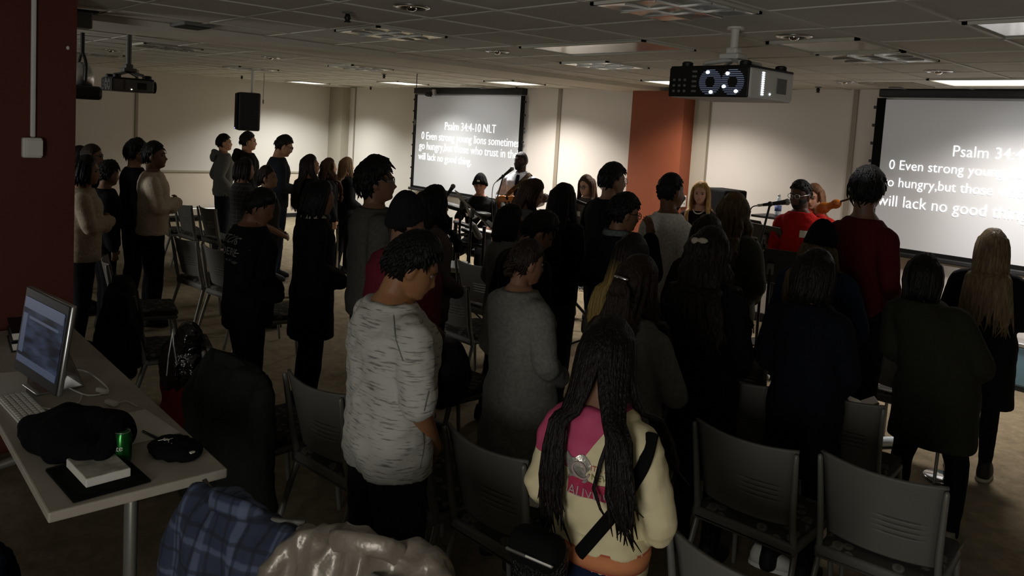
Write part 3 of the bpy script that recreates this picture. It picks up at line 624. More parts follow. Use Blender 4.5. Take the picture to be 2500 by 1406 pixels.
link('fabric', displace(remesh(MB().ell((0, 0, .05), (.24, .16, .09)).ell((.1, .06, .07), (.12, .1, .08)).ell((-.14, -.05, .04), (.14, .1, .06)).ell((.16, -.02, .05), (.1, .09, .06)), .01, 3), lambda q: .02*noise.noise(q*11)), cloth('#070709'), t); ob('sleeve', MB().tube([(.1, .1, .1), (.2, .06, .11), (.26, -.02, .05)], [.04, .045, .03], 10, sub=3), cloth('#070709'), t, True)
for i, (z, l) in enumerate(((0, 'lower white-edged binder in the stack at the far left of the table'), (.055, 'upper white-edged binder in the stack at the far left of the table'))):
    t = thing('binder', l, 'binder', (-4.78, .90, TZ+z), R(-6), 'stacked binders'); ob('pages', MB().box((0, 0, .024), (.32, .23, .034)), M['paper'], t); ob('cover', MB().bbox((0, 0, .003), (.34, .25, .006), .002).bbox((0, 0, .046), (.34, .25, .006), .002), M['black'], t)

# ------------------------------------------------------------------ small things on chairs and floor
t = thing('rolled_paper', 'pale rolled leaflet lying on a chair between the two dark coats', 'paper', at_z(1848, 918, .49), R(-8)); ob('roll', MB().cyl((-.09, 0, .018), (.09, 0, .018), .018), M['paper'], t, True); ob('edge', MB().box((0, -.02, .004), (.17, .04, .004)), M['paper'], t)
t = thing('open_book', 'pale open booklet on the seat beside the navy coat', 'book', at_z(2098, 985, .62)+Vector((0, 0, 0)), R(35)); ob('page', MB().bbox((-.03, 0, .01), (.09, .12, .012), .004, Matrix.Rotation(R(18), 3, 'Y')), M['wall_grey'], t); ob('page', MB().bbox((.05, 0, .012), (.09, .12, .012), .004, Matrix.Rotation(R(-28), 3, 'Y')), M['wall_grey'], t)
t = thing('water_bottle', 'silver capped clear bottle lying on the floor behind the navy coat', 'bottle', at_z(2160, 1090, 0), R(60)); ob('bottle_body', MB().tube([(-.1, 0, .035), (.08, 0, .035)], .035, 14), M['glassy'], t, True); ob('cap', MB().cyl((.09, 0, .035), (.125, 0, .035), .018), M['silver'], t)
t = thing('plate', 'shiny white dish on the floor between the parka woman legs', 'plate', at_z(2300, 1172, .0)); ob('dish', MB().lathe([(.05, 0), (.10, .012), (.11, .02), (.1, .018), (.05, .008)]), M['white'], t, True); ob('rim', MB().lathe([(.108, .018), (.113, .021), (.108, .024)]), M['chrome'], t, True)
t = thing('sneaker', 'white sneaker on the floor under the empty chair behind the big navy coat', 'shoe', at_z(1880, 1385, .0), R(-70)); ob('upper', MB().loft([(.02, .042, .14, .10, 0), (.05, .042, .12, .10, 0), (.08, .036, .03, .09, 0), (.1, .03, .0, .08, 0)], 20), M['paper'], t, True); ob('sole', MB().loft([(0, .045, .15, .105, 0), (.02, .045, .15, .105, 0)], 20), M['white'], t)
t = thing('patterned_bag', 'small pale pink patterned bag on the floor near the left wall chairs', 'bag', at_z(552, 640, 0), R(20)); ob('bag_body', MB().bbox((0, 0, .09), (.24, .14, .18), .05), mat('pink_pattern', '#b99aa0', .7, .2, var=(20, .5)), t, True); ob('handle', MB().tube([(-.06, 0, .17), (-.04, 0, .25), (.04, 0, .25), (.06, 0, .17)], .008, 8, sub=3), M['black'], t, True)
t = thing('name_leaflet', 'white leaflet on the seat left of the cream jacket woman', 'paper', at_z(1293, 1225, .485), R(25)); ob('sheet', MB().box((0, 0, .001), (.1, .07, .002)), M['paper'], t); ob('fold', MB().box((.02, .01, .006), (.06, .05, .002), Matrix.Rotation(R(14), 3, 'X')), M['paper'], t)
for px, l in (((1418, 700), 'tangle of black cables on the floor below the glasses musician'), ((1855, 765), 'tangle of black cables on the floor below the big music stand')):
    c = at_z(*px, .01); rs = random.Random(px[0]); q = []
    for i in range(26): q.append(c+Vector((rs.uniform(-.28, .28), rs.uniform(-.2, .2), rs.uniform(0, .03))))
    cable(l, q, .007, M['black'], 'cable_tangle')
cable('dark cable snaking on the carpet at the right edge', [at_z(x, y, .008) for x, y in ((2452, 912), (2470, 918), (2480, 930), (2490, 942), (2499, 948))], .008, M['black'])
t = thing('tray_stand', 'small silver stand with a glass tray beside the man looking down', 'stand', (-9.2, 4.95, 0), R(10))
for sx in (-.2, .2):
    for sy in (-.15, .15): ob('leg', MB().cyl((sx, sy, 0), (sx, sy, 1.0), .012), M['chrome'], t)
ob('tray', MB().bbox((0, 0, 1.0), (.46, .36, .02), .006), M['glassy'], t); ob('rail', MB().tube([(-.22, -.17, 1.06), (.22, -.17, 1.06)], .008, 8), M['chrome'], t)

# ================================================================== the band's gear
def mstand(loc, hz, label, rz, tilt=22, w=.5, h=.34, m=None, paper=False):
    m = m or M['black']; t = thing('music_stand', label, 'music stand', (loc[0], loc[1], 0), rz)
    mt = Matrix.Rotation(R(-tilt), 3, 'X')
    ob('desk', MB().bbox(Vector((0, 0, hz)), (w, .008, h), .003, mt), m, t); ob('lip', MB().bbox(Vector((0, -.03, hz))+mt@Vector((0, 0, -h/2)), (w, .06, .012), .004, mt), m, t)
    ob('pole', MB().cyl((0, .02, .12), (0, .03, hz-.02), .013), M['blackm'], t)
    for a in range(3): ob('leg', MB().tube([(0, .02, .2), (.16*math.cos(a*2.09+.5), .02+.16*math.sin(a*2.09+.5), .05), (.26*math.cos(a*2.09+.5), .02+.26*math.sin(a*2.09+.5), .01)], .010, 8), M['blackm'], t, True)
    ob('clamp', MB().bbox((0, .02, hz-.02), (.05, .04, .09), .01), M['grey'], t)
    if paper:
        p = thing('sheet_music', 'white sheets resting on the '+paper, 'paper', (loc[0], loc[1], 0), rz); ob('sheet', MB().bbox(Vector((.0, -.012, hz)), (w*.8, .004, h*.85), .001, mt), M['paper'], p); ob('sheet', MB().bbox(Vector((w*.33, -.018, hz-.01)), (w*.4, .004, h*.85), .001, mt), M['paper'], p)
    return t
def micstand(base, hz, mic, label, boom=True, wire=True):
    """base x,y; mic = (point of the grille, tail direction)"""
    t = thing('microphone_stand', label, 'microphone stand', (base[0], base[1], 0)); b = Vector((base[0], base[1], 0))
    ob('pole', MB().cyl((0, 0, .05), (0, 0, hz), .011), M['blackm'], t)
    for a in range(3): ob('leg', MB().tube([(0, 0, .12), (.28*math.cos(a*2.09), .28*math.sin(a*2.09), .015)], .010, 8), M['blackm'], t)
    g_, tl_ = Vector(mic[0])-b, Vector(mic[1]).normalized(); e = g_+tl_*.14
    ob('boom', MB().cyl((0, 0, hz), e, .009), M['blackm'], t); ob('mic_clip', MB().ell(e, (.022, .022, .022)), M['black'], t)
    u = thing('microphone', label.replace('stand', 'head').replace('mic head', 'microphone'), 'microphone', Vector(mic[0]))
    ob('grille', MB().ell((0, 0, 0), (.027, .027, .027)), M['grey'], u, True); ob('mic_body', MB().tube([tl_*.02, tl_*.06, tl_*.2], [.022, .018, .012], 12), M['black'], u, True); ob('connector', MB().tube([tl_*.2, tl_*.24], .011, 10), M['silver'], u)
    if wire: ob('cable', MB().tube([tl_*.24, tl_*.30+Vector((0, 0, -.03)), tl_*.30+Vector((0, 0, -.25)), (e-g_)+(Vector((0, 0, .5))-e)*1.0+Vector((.03, 0, 0))], .005, 6, sub=5), M['black'], u, True)
TOC = lambda p: (CP-p).normalized()
LFT = -RT
# guitarist: microphone, guitar
gm = at_depth(1250, 412, 9.6); gb = at_depth(1207, 560, 9.4)
micstand(gb, 1.15, (gm, LFT*.75+Vector((0, 0, -.65))), 'black boom mic stand in front of the guitarist')
dm = at_depth(1106, 455, 8.3); db = at_depth(1092, 520, 8.2); micstand(db, 1.05, (dm, LFT*.5+Vector((0, 0, -.8))), 'thin mic stand left of the drummer', wire=False)
sm_ = at_depth(1922, 493, 6.35); sb = at_depth(1852, 580, 6.35); micstand(sb, 1.15, (sm_, LFT*.98+Vector((0, 0, -.12))), 'black boom mic stand in front of the red hoodie singer')
bmc = at_depth(1667, 484, 7.2); micstand(at_depth(1655, 560, 7.2), 1.2, (bmc, LFT*.4+Vector((0, 0, -.9))), 'mic stand in front of the blonde woman', wire=False)
km = at_depth(1403, 490, 7.6); micstand(at_depth(1452, 560, 7.3), 1.22, (km, RT*.9+Vector((0, 0, -.3))), 'mic stand in front of the glasses musician', wire=False)
q = at_depth(1160, 480, 8.0); mstand(q, 1.18, 'black music stand tilted steeply in front of the drummer', R(150), 46, .40, .38)
q = at_depth(1132, 492, 8.5); mstand(q, 1.20, 'grey music stand left of the drummer holding white sheets', R(150), 30, .42, .3, M['grey'], 'grey music stand left of the drummer')
q = at_depth(1889, 580, 5.9); mstand(q, 1.13, 'large black music stand in front of the red hoodie singer', R(198), 30, .50, .32, None, 'large black music stand in front of the singer')
q = at_depth(1876, 541, 6.95); mstand(q, 1.22, 'black music stand behind the singer mic, right of a pair', R(165), 30, .42, .26)
q = at_depth(1834, 535, 7.3); mstand(q, 1.24, 'black music stand behind the singer mic, left of a pair', R(165), 30, .36, .24)
# electronic drum kit
dk = at_depth(1142, 580, 9.15); t = thing('electronic_drum_kit', 'black electronic drum kit on a tube rack in front of the drummer', 'drum kit', (dk.x, dk.y, 0), R(150))
rk = MB()
for x, y in ((-.5, -.1), (.5, -.1), (-.22, .18), (.22, .18)): rk.cyl((x, y, 0), (x, y, .95), .02)
rk.cyl((-.5, -.1, .72), (-.22, .18, .72), .02).cyl((.5, -.1, .72), (.22, .18, .72), .02).cyl((-.22, .18, .72), (.22, .18, .72), .02).cyl((-.5, -.1, .35), (.5, -.1, .35), .015)
ob('rack', rk, M['blackm'], t)
for nm, x, y, z, r_, m_, tl_ in (('snare_pad', .02, -.2, .80, .16, M['white'], 8), ('tom_pad', -.34, .02, .84, .12, M['black'], 14), ('tom_pad', .34, .02, .84, .12, M['black'], 14), ('cymbal_pad', .28, .2, 1.08, .17, M['grey'], 10), ('cymbal_pad', -.36, .16, 1.1, .17, M['black'], 10), ('hi_hat_pad', .5, -.22, .96, .13, M['black'], 4)):
    mt = Matrix.Rotation(R(tl_), 4, 'X'); q = MB().lathe([(r_, 0), (r_*1.03, .02), (r_, .035), (r_*.92, .03)], n=28); q.xf(Matrix.Translation((x, y, z))@mt); pd = ob(nm, q, M['black'], t, True)
    q = MB().lathe([(r_*.92, .03), (r_*.5, .034), (.01, .035)], n=28); q.xf(Matrix.Translation((x, y, z))@mt); ob('pad_face', q, m_, pd, True)
ob('sound_module', MB().bbox((-.52, .0, .9), (.24, .06, .18), .015, Matrix.Rotation(R(-30), 3, 'X')), M['grey'], t, True)
ob('kick_pad', MB().bbox((0, .2, .25), (.22, .08, .42), .03), M['black'], t, True)
for s in (-1, 1):
    q = dk+Vector((0, 0, 0)); a = at_depth(1140 if s < 0 else 1176, 527 if s < 0 else 535, 9.45); b = at_depth(1132 if s < 0 else 1165, 506 if s < 0 else 548, 9.3)
    o = ob('drumstick', MB().tube([(0, 0, 0), b-a], [.008, .005], 8), M['paper'], None, True); o.location = a; tag(o, 'wooden drumstick in the drummer\'s '+('raised hand' if s < 0 else 'lowered hand'), 'drumstick', 'drumsticks')
t = thing('drum_stool', 'black round stool under the drummer', 'stool', (-7.62, 6.36, 0)); ob('seat', MB().lathe([(.15, .40), (.17, .43), (.16, .46), (.1, .47)]), M['black'], t, True); ob('pole', MB().cyl((0, 0, .1), (0, 0, .41), .02), M['blackm'], t)
for a in range(3): ob('leg', MB().tube([(0, 0, .25), (.28*math.cos(a*2.09), .28*math.sin(a*2.09), .012)], .012, 8), M['blackm'], t)
# guitar amplifiers, crates
p = at_depth(1226, 508, 11.0); t = thing('guitar_amplifier', 'tan fronted guitar amplifier between drummer and guitarist', 'amplifier', (p.x, p.y, 0), R(158)); ob('cabinet', MB().bbox((0, 0, .46), (.44, .26, .92), .02), M['darkwood'], t); ob('grille_cloth', MB().box((0, -.131, .4), (.38, .008, .7)), mat('tan_grille', '#a08a66', .9, .1, bump=(200, .3)), t); ob('control_panel', MB().box((0, -.132, .84), (.4, .008, .1)), M['white'], t)
k = MB(); [k.lathe([(.014, 0), (.012, .02)], (-.15+i*.06, 0, 0), 10) for i in range(6)]; k.xf(Matrix.Translation((0, -.136, .84))@Matrix.Rotation(R(90), 4, 'X')); ob('knobs', k, M['black'], t)
p = at_depth(1766, 482, 8.7); t = thing('black_speaker_cabinet', 'black cabinet with a round badge behind the blonde woman', 'loudspeaker', (p.x, p.y, 0), R(165)); ob('cabinet', MB().bbox((0, 0, .76), (.4, .32, 1.52), .02), M['matte'], t); ob('grille', MB().bbox((0, -.165, .85), (.36, .012, 1.2), .006), M['matte'], t); q = MB().lathe([(.045, 0), (.045, .008), (.034, .008), (.034, 0)], n=24); q.box((0, 0, .004), (.05, .018, .006)); q.xf(Matrix.Translation((.08, -.172, 1.38))@Matrix.Rotation(R(90), 4, 'X')); ob('badge', q, M['grey'], t)
p = at_depth(1108, 610, 7.9); t = thing('equipment_case', 'black case with white striped front on the floor by the drum kit', 'case', (p.x, p.y, 0), R(140)); ob('box', MB().bbox((0, 0, .3), (.4, .34, .6), .015), M['black'], t); k = MB(); [k.box((-.14+i*.03, .172, .14), (.014, .006, .16)) for i in range(10)]; ob('striped_label', k, M['paper'], t); ob('lid', MB().bbox((0, 0, .62), (.42, .36, .05), .01), M['silver'], t)
p = Vector((-5.57, 5.80, 0)); t = thing('keyboard_piano', 'black stage keyboard under the glasses musician\'s hands', 'keyboard', (p.x, p.y, 0), R(200)); ob('keyboard_body', MB().bbox((0, .02, .90), (1.2, .32, .09), .015), M['black'], t); k = MB(); [k.box((-.56+i*.0224, -.08, .95), (.021, .13, .012)) for i in range(51)]; ob('white_keys', k, M['white'], t)
for s in (-1, 1): ob('stand_leg', MB().tube([(s*.4, -.14, .02), (-s*.4, .14, .86)], .016, 8), M['blackm'], t)
p = at_depth(1898, 527, 7.9); t = thing('water_bottle', 'clear water bottle with red and blue label behind the singer microphone', 'bottle', (p.x, p.y, p.z)); ob('bottle_body', MB().lathe([(.03, 0), (.033, .02), (.033, .14), (.015, .18), (.013, .2)]), M['glassy'], t, True); ob('label', MB().lathe([(.0335, .05), (.0335, .11)]), mat('bottle_label', '#5a6a9a', .5), t, True); ob('cap', MB().lathe([(.015, .2), (.015, .22)]), M['white'], t, True)
t = thing('side_table', 'small black table behind the music stands holding a bottle', 'table', (p.x, p.y, 0)); ob('tabletop', MB().bbox((0, 0, p.z-.0125), (.4, .34, .025), .006), M['black'], t); ob('pedestal', MB().cyl((0, 0, .03), (0, 0, p.z-.02), .03), M['blackm'], t); ob('foot', MB().lathe([(.2, 0), (.2, .02), (.04, .04)]), M['blackm'], t)
# ================================================================== people
def lerp(a, b, t): return a+(b-a)*t
def sst(a, b, x): t = max(0, min(1, (x-a)/(b-a))); return t*t*(3-2*t)
HA, HB, HC = .076, .097, .117
def head_pt(d, feat=True, k=1.0):
    dx, dy, dz = d; t = max(0, -dz)
    x = HA*dx*(1-.30*t*t); y = HB*dy; z = HC*dz
    if dy < 0: y *= 1-.42*sst(.05, .95, t)
    y += .05*t**1.6
    if dy > 0: y *= 1-.05*sst(0, 1, abs(dx))
    if feat and dy > 0:
        def g(u0, z0, su, sz): return math.exp(-((x-u0)/su)**2-((z-z0)/sz)**2)
        e = .024*g(0, -.030, .0115, .014)+.012*g(0, -.006, .009, .022)+.007*g(0, .030, .045, .011)
        e -= .010*(g(.031, .008, .016, .012)+g(-.031, .008, .016, .012))
        e += .007*g(0, -.058, .021, .010)-.004*g(0, -.0575, .02, .003)+.008*g(0, -.096, .02, .014)-.005*g(0, -.077, .02, .006)
        e += .004*(g(.045, -.028, .02, .02)+g(-.045, -.028, .02, .02)); y += e
    return Vector((x*k, y*k, z*k))
def sphere_dirs(nu, nv):
    ds = []
    for j in range(1, nv):
        th = PI*j/nv
        for i in range(nu): a = 2*PI*i/nu; ds.append(Vector((math.sin(th)*math.cos(a), math.sin(th)*math.sin(a), math.cos(th))))
    ds += [Vector((0, 0, 1)), Vector((0, 0, -1))]; T, B = len(ds)-2, len(ds)-1; fs = []
    for j in range(nv-2):
        for i in range(nu): a, b = j*nu+i, j*nu+(i+1) % nu; fs.append((a, a+nu, b+nu, b))
    for i in range(nu): fs.append((T, i, (i+1) % nu)); fs.append((B, (nv-2)*nu+(i+1) % nu, (nv-2)*nu+i))
    return ds, fs
DIRS = sphere_dirs(56, 44); DIRS2 = sphere_dirs(40, 30)
def head_mb():
    mb = MB(); mb.add([head_pt(d) for d in DIRS[0]], DIRS[1])
    for s in (-1, 1):
        mt = Matrix.Rotation(s*R(-18), 3, 'Z')@Matrix.Rotation(R(-10), 3, 'X')
        mb.ell((s*.078, -.006, -.008), (.010, .020, .032), mt, 12, 10); mb.ell((s*.076, .002, -.03), (.008, .012, .014), None, 10, 8)
    return mb
HL = dict(short=[(0, -.80), (60, -.62), (84, -.12), (98, .02), (118, .34), (150, .52), (180, .56)],
          cap=[(0, -.75), (60, -.6), (85, -.5), (105, -.15), (120, .25), (150, .62), (180, .70)],
          beanie=[(0, -.35), (90, -.12), (120, .15), (180, .28)])
def hline(a, k):
    t = HL[k]
    for (a0, v0), (a1, v1) in zip(t, t[1:]):
        if a <= a1: return lerp(v0, v1, (a-a0)/(a1-a0))
    return t[-1][1]
def hair_cap(kind, thick, rough, seed, freq=28, top=0.0):
    ds, fs = DIRS2; vs = []
    for d in ds:
        a = abs(math.degrees(math.atan2(d.x, -d.y))); m = sst(-.07, .07, d.z-hline(a, kind))
        p = head_pt(d, False); n = Vector((d.x/HA, d.y/HB, d.z/HC)).normalized()
        w = noise.noise(Vector((d.x, d.y, d.z))*freq*.12+Vector((seed, 0, 0)))*.5+noise.noise(Vector(d)*freq*.35+Vector((0, seed, 0)))*.5
        fd = lerp(.22 if kind == 'short' else lerp(.8, .25, sst(95, 125, a)), 1, sst(0, .45, d.z-hline(a, kind)))
        vs.append(p*.90 if m <= 0 else p*lerp(.90, 1, m)+n*m*max(.0055, (thick+rough*w)*fd+top*max(0, d.z)**2))
    return MB().add(vs, fs)
def tufts(mb, kind, n, ln, rad, thick, rs, curl=0, up=0):
    for _ in range(n):
        while True:
            d = Vector((rs.gauss(0, 1), rs.gauss(0, 1), rs.gauss(.3, 1))).normalized()
            a = abs(math.degrees(math.atan2(d.x, -d.y)))
            if d.z > hline(a, kind)+(.03 if kind != 'short' else .16): break
        p = head_pt(d, False); nn = Vector((d.x/HA, d.y/HB, d.z/HC)).normalized()
        tg = Vector((d.x*.6, d.y+.25*(1 if d.y > 0 else -.3), -.25-.7*(1-abs(d.z)))); tg = (tg-nn*tg.dot(nn)).normalized()
        tg = (tg+Vector((rs.uniform(-.5, .5), rs.uniform(-.5, .5), rs.uniform(-.3, .3)))*(.4+curl)).normalized(); tg = (tg-nn*tg.dot(nn)).normalized()
        L = ln*rs.uniform(.6, 1.3); b = p+nn*(thick*.8*lerp(.2 if kind == 'short' else .8, 1, sst(0, .45, d.z-hline(a, kind))))
        mb.tube([b-tg*L*.4-nn*.004, b+nn*.004, b+tg*L*.5+nn*(.003+up), b+tg*L-nn*(.002-up*1.6)], [rad*.8, rad, rad*.8, rad*.25], 5, round_=False)
def hand(mb, w, d, nrm, side, curl=.6, k=1.0):
    """palm and five fingers from the wrist w along d; nrm is the palm side"""
    d = Vector(d).normalized(); n = Vector(nrm); n = (n-d*n.dot(d)).normalized(); b = d.cross(n)*side
    w = Vector(w)
    mb.tube([w-d*.02*k, w+d*.03*k, w+d*.075*k, w+d*.092*k], [(.026*k, .019*k), (.036*k, .016*k), (.040*k, .014*k), (.036*k, .011*k)], 12, up=n)
    for o, L, r in ((-.030, .062, .0072), (-.010, .076, .0080), (.011, .082, .0083), (.032, .072, .0080)):
        p = w+d*.085*k+b*o*k; a1 = curl*.5; a2 = curl*1.2; a3 = curl*1.7
        q = [p]
        for f, a in ((.42, a1), (.32, a2), (.26, a3)): q.append(q[-1]+(d*math.cos(a)+n*math.sin(a)+b*o*1.6)*L*f*k)
        mb.tube([p-d*.02*k]+q, [r*k*1.05, r*k*1.05, r*k, r*k*.95, r*k*.8], 8)
    p = w+d*.025*k+b*.026*k
    mb.tube([p-b*.012*k, p+(d*.55+b*.7+n*.2).normalized()*.03*k, p+(d*.75+b*.5+n*.4).normalized()*.055*k, p+(d*.9+b*.25+n*.55).normalized()*.078*k], [.012*k, .0115*k, .010*k, .008*k], 8)
POSES = dict(   # elbow, wrist, hand direction, palm normal, curl — right arm, x mirrored for the left
    down=((.235, -.035, 1.15), (.245, .03, .91), (.0, .12, -1), (-1, .1, 0), .5),
    front=((.245, -.03, 1.155), (.085, .205, 1.01), (-.9, .35, -.1), (0, -1, -.2), .7),
    low=((.235, -.01, 1.15), (.085, .165, .90), (-.7, .3, -.6), (0, -1, .1), .7),
    cross=((.255, .05, 1.165), (-.04, .215, 1.195), (-.95, -.1, .12), (0, -1, 0), .5),
    cross2=((.255, .05, 1.16), (-.05, .18, 1.15), (-.95, -.2, .12), (0, -1, 0), .5),
    pocket=((.275, -.09, 1.15), (.205, .075, .955), (-.5, .4, -.7), (-.3, -1, 0), .3),
    phone=((.235, .0, 1.15), (.12, .24, 1.10), (-.4, .8, .3), (-.3, -.2, 1), .7),
    face=((.20, .17, 1.24), (.10, .20, 1.47), (-.25, .1, 1), (0, -1, .2), .6),
    strum=((.30, -.04, 1.16), (.115, .215, 1.07), (-.85, .3, -.3), (0, -1, -.2), .6),
    fret=((.27, .08, 1.13), (.40, .27, 1.165), (.35, .5, .5), (0, -1, .4), 1.1),
    keys=((.23, .06, 1.13), (.13, .30, 1.03), (-.1, 1, -.1), (0, 0, -1), .5),
    drum=((.27, .06, 1.16), (.20, .33, 1.08), (-.2, 1, -.25), (-.6, 0, -.6), 1.3),
    mic=((.23, .1, 1.17), (.10, .24, 1.28), (-.5, .3, .6), (-.6, -.6, 0), 1.2))
NP = [0]
def person(px, D, label, top=None, bottom=None, hair=None, skin='#b98a6c', pose=('down', 'down'), head=(0, 0), lean=0.0, heading=0, female=False,
           bulk=1.0, shoes='#1a1a1a', sole=None, vox=.011, face=False, glasses=None, hat=None, collar=None, hood=None, stance=.10, ground=0.0, seat=None, eyes=False, beard=None, brow='#1a120c', group='people standing in the audience', zmax=None, wr=.004, shift=0.0, hsz=1.0):
    NP[0] += 1; sd = NP[0]*3.17; rs = random.Random(NP[0]*101)
    fs = .90 if female else 1.0; sh = .185*fs*(.5+.5*bulk)
    LX = lambda p: Vector((p[0], p[1], p[2]))
    shm = shift*D/F; side = -shm/.42; hipz = .90; lean *= .08
    if seat: dz = seat-.90          # seated: pelvis lowered, legs bent forward
    else: dz = 0
    def bend(p):
        p = Vector(p); t = max(0, p.z-.95)
        return Vector((p.x+side*t*t*1.6, p.y+lean*t*(1+t*.6), p.z-lean*lean*t*.35+dz))
    hy, hp = R(head[0]), R(head[1])
    HM = Matrix.Rotation(hy, 4, 'Z')@Matrix.Rotation(hp, 4, 'X')
    hk = 1.0 if not female else .97
    nb = Vector((0, -.012, 1.505))
    def hx(p): return bend(nb+Vector((0, 0, 0)))+(HM.to_3x3()@(Vector(p)*hk+Vector((0, .018, .135))))
    # ---- torso sections
    wst = .80 if female else 1.0; hpw = 1.04 if female else 1.0
    S = [(.86, .155*hpw, .10, .11), (.93, .168*hpw, .108, .122), (1.0, .160*hpw, .106, .108), (1.09, .148*lerp(1, wst, .6), .104, .092), (1.20, .160*lerp(1, wst, .35), .112, .102), (1.32, .178*fs, .122 if not female else .132, .116), (1.385, .178*fs, .108, .116), (1.435, .140*fs, .080, .098), (1.488, .094*fs, .062, .078), (1.515, .062, .056, .062)]
    S = [(z, w*(bulk if z < 1.4 else 1), f*bulk, b*(.3+.7*bulk)) for z, w, f, b in S]
    def torso(mb, off, z0, z1, flare=0, ease=0.0, ex=2.3):
        q = []
        def at(z):
            if z <= S[0][0]: return S[0][1:]
            for a, b in zip(S, S[1:]):
                if z <= b[0]: t = (z-a[0])/(b[0]-a[0]); return tuple(lerp(a[i], b[i], t) for i in (1, 2, 3))
            return S[-1][1:]
        chest = at(1.3); n = 18
        for i in range(n+1):
            z = lerp(z0, z1, i/n); w, f, b = at(z); u = sst(1.36, 1.15, z)
            w = max(w, lerp(w, chest[0]*.98, ease*u)); f = max(f, lerp(f, chest[1]*.95, ease*u)); b = max(b, lerp(b, chest[2]*.98, ease*u))
            fl = flare*max(0, (1.05-z)); o = off*(1 if z < 1.46 else lerp(1, .5, sst(1.46, 1.52, z)))
            q.append((z, w+o+fl, f+o+fl*.8, b+o+fl*.8, 0))
        m = MB().loft(q, 32, ex); m.fn(bend); mb.add(m.v, m.f)
    arms = []
    for s, pn in ((1, pose[1]), (-1, pose[0])):
        e, w, hd, hn, cu = POSES[pn] if isinstance(pn, str) else pn
        mx = lambda p: Vector((p[0]*s, p[1], p[2]))
        shp = bend((s*(sh-.008), -.012, 1.385)); el = bend(mx((e[0]*(fs*.6+.4)*(bulk*.6+.4), e[1], e[2]))); wr_ = bend(mx(w))
        arms.append((s, shp, el, wr_, mx(hd), mx(hn), cu))
    def arm(mb, off, frac=1.0, rk=1.0, cuff=0):
        for s, a, e, w, *_ in arms:
            r = [.052, .05, .045, .039, .040, .037, .028]; ts = [0, .33, .66, 1.0, 1.25, 1.6, 2.0]
            P, Q = [a+Vector((-s*.05, 0, .012))], [.046+off]
            for t, q in zip(ts, r):
                if t > frac*2: break
                P.append(a.lerp(e, t) if t <= 1 else e.lerp(w, t-1)); Q.append((q*(.94 if female else 1)*(.6+.4*bulk)+off*(1 if t < 1.7 else .75))*rk)
            if abs(frac*2-ts[min(len(P)-2, 6)]) > .05:
                t = frac*2; P.append(a.lerp(e, t) if t <= 1 else e.lerp(w, t-1)); Q.append(Q[-1])
            mb.tube(P, Q, 14, sub=3)
    legs = []
    for s in (1, -1):
        so = rs.uniform(-.05, .05)
        if seat: legs.append((s, Vector((s*.09, 0, .88+dz)), Vector((s*.17, .40, .50*.92+.02)), Vector((s*.17, .40+.03*s, .09)), s*.12))
        else: legs.append((s, Vector((s*.085, 0, .88)), Vector((s*(stance*.95), .018+so*.5, .49)), Vector((s*stance, -.015+so, .09)), s*.10))
    def legm(mb, off, frac=2.0):
        for s, h_, k_, a_, _ in legs:
            k = (.94 if female else 1)*(.5+.5*bulk)
            P = [h_+Vector((0, 0, .05)), h_, h_.lerp(k_, .4), h_.lerp(k_, .8), k_, k_.lerp(a_, .3), k_.lerp(a_, .7), a_]; Q = [.085, .092, .082, .066, .058, .058, .046, .038]
            mb.tube(P, [q*k+off for q in Q], 14, sub=2)
    # ---- the body: one continuous surface
    body = MB(); torso(body, -.004, .86, 1.515); arm(body, -.003); legm(body, -.006)
    hb = head_mb(); hb.fn(hx); body.add(hb.v, hb.f)
    nr = .056 if not female else .048
    body.tube([bend((0, -.014, 1.44)), bend((0, -.012, 1.50)), hx((0, -.022, -.06)), hx((0, -.01, 0))], [(nr*1.15, nr*1.2), nr, nr*.98, .05], 16)
    for s, a, e, w, hd, hn, cu in arms: hand(body, w, hd, hn, s, cu, .95 if female else 1.04)
    for s, h_, k_, a_, ft in legs: body.tube([a_, a_+Vector((0, .02, -.045)), a_+Vector((s*.01, .12, -.06))], [.036, .038, .028], 10)
    tz = lambda me: max(v.co.z for v in me.vertices)
    parts = []
    bm_ = remesh(body, min(vox, .0075) if face else vox, 3 if face else 4, .45); parts.append(('body', bm_, skinm(skin), None))
    # ---- hair
    hs = dict(style='short', color='#0c0907', thick=.014, rough=.008, n=60, len=.035, freq=28, top=.012); hs.update(hair or {})
    st = hs['style']; hm = hairm(hs['color'], hs.get('tip'))
    if st != 'none':
        mb = MB(); kind = 'short' if st in ('short', 'curly', 'updo', 'bun') else 'cap'
        if st in ('updo', 'bun'): kind = 'short'
        if st in ('long', 'bob', 'pony', 'wavy') and 'thick' not in (hair or {}): hs['thick'] = .020
        if hat: hs['thick'], hs['top'], hs['rough'] = .004, 0, .001
        c = hair_cap(kind, hs['thick'], hs['rough'], sd, hs['freq'], hs['top'])
        if st in ('short', 'curly'): tufts(c, kind, hs['n'], hs['len'], .0065 if st == 'short' else .010, hs['thick'], rs, 1.2 if st == 'curly' else .2, .003)
        if st in ('bun', 'updo'):
            tufts(c, kind, 50, .05, .005, hs['thick'], rs, .1)
            for i in range(26):
                a = rs.uniform(0, 2*PI); r = rs.uniform(.012, .038); z = -.045+r*math.sin(a)*1.05
                c.tube([(r*math.cos(a)-.014, -.088-.014*math.cos(i), z-.01), (r*math.cos(a), -.106-.012*(1-r/.04), z), (r*math.cos(a)+.014, -.092, z+.012)], [.010, .013, .009], 7)
        if st == 'pony':
            for i in range(40):
                a = rs.uniform(-1.2, 1.2); x = .075*math.sin(a)
                c.tube([(x*.8, .02-.05*math.cos(a), .118), (x*1.02, -.075*math.cos(a)-.02, .06), (x*.35, -.112, .012)], [.007, .011, .007], 6, sub=2)
        c.fn(hx); mb.add(c.v, c.f)
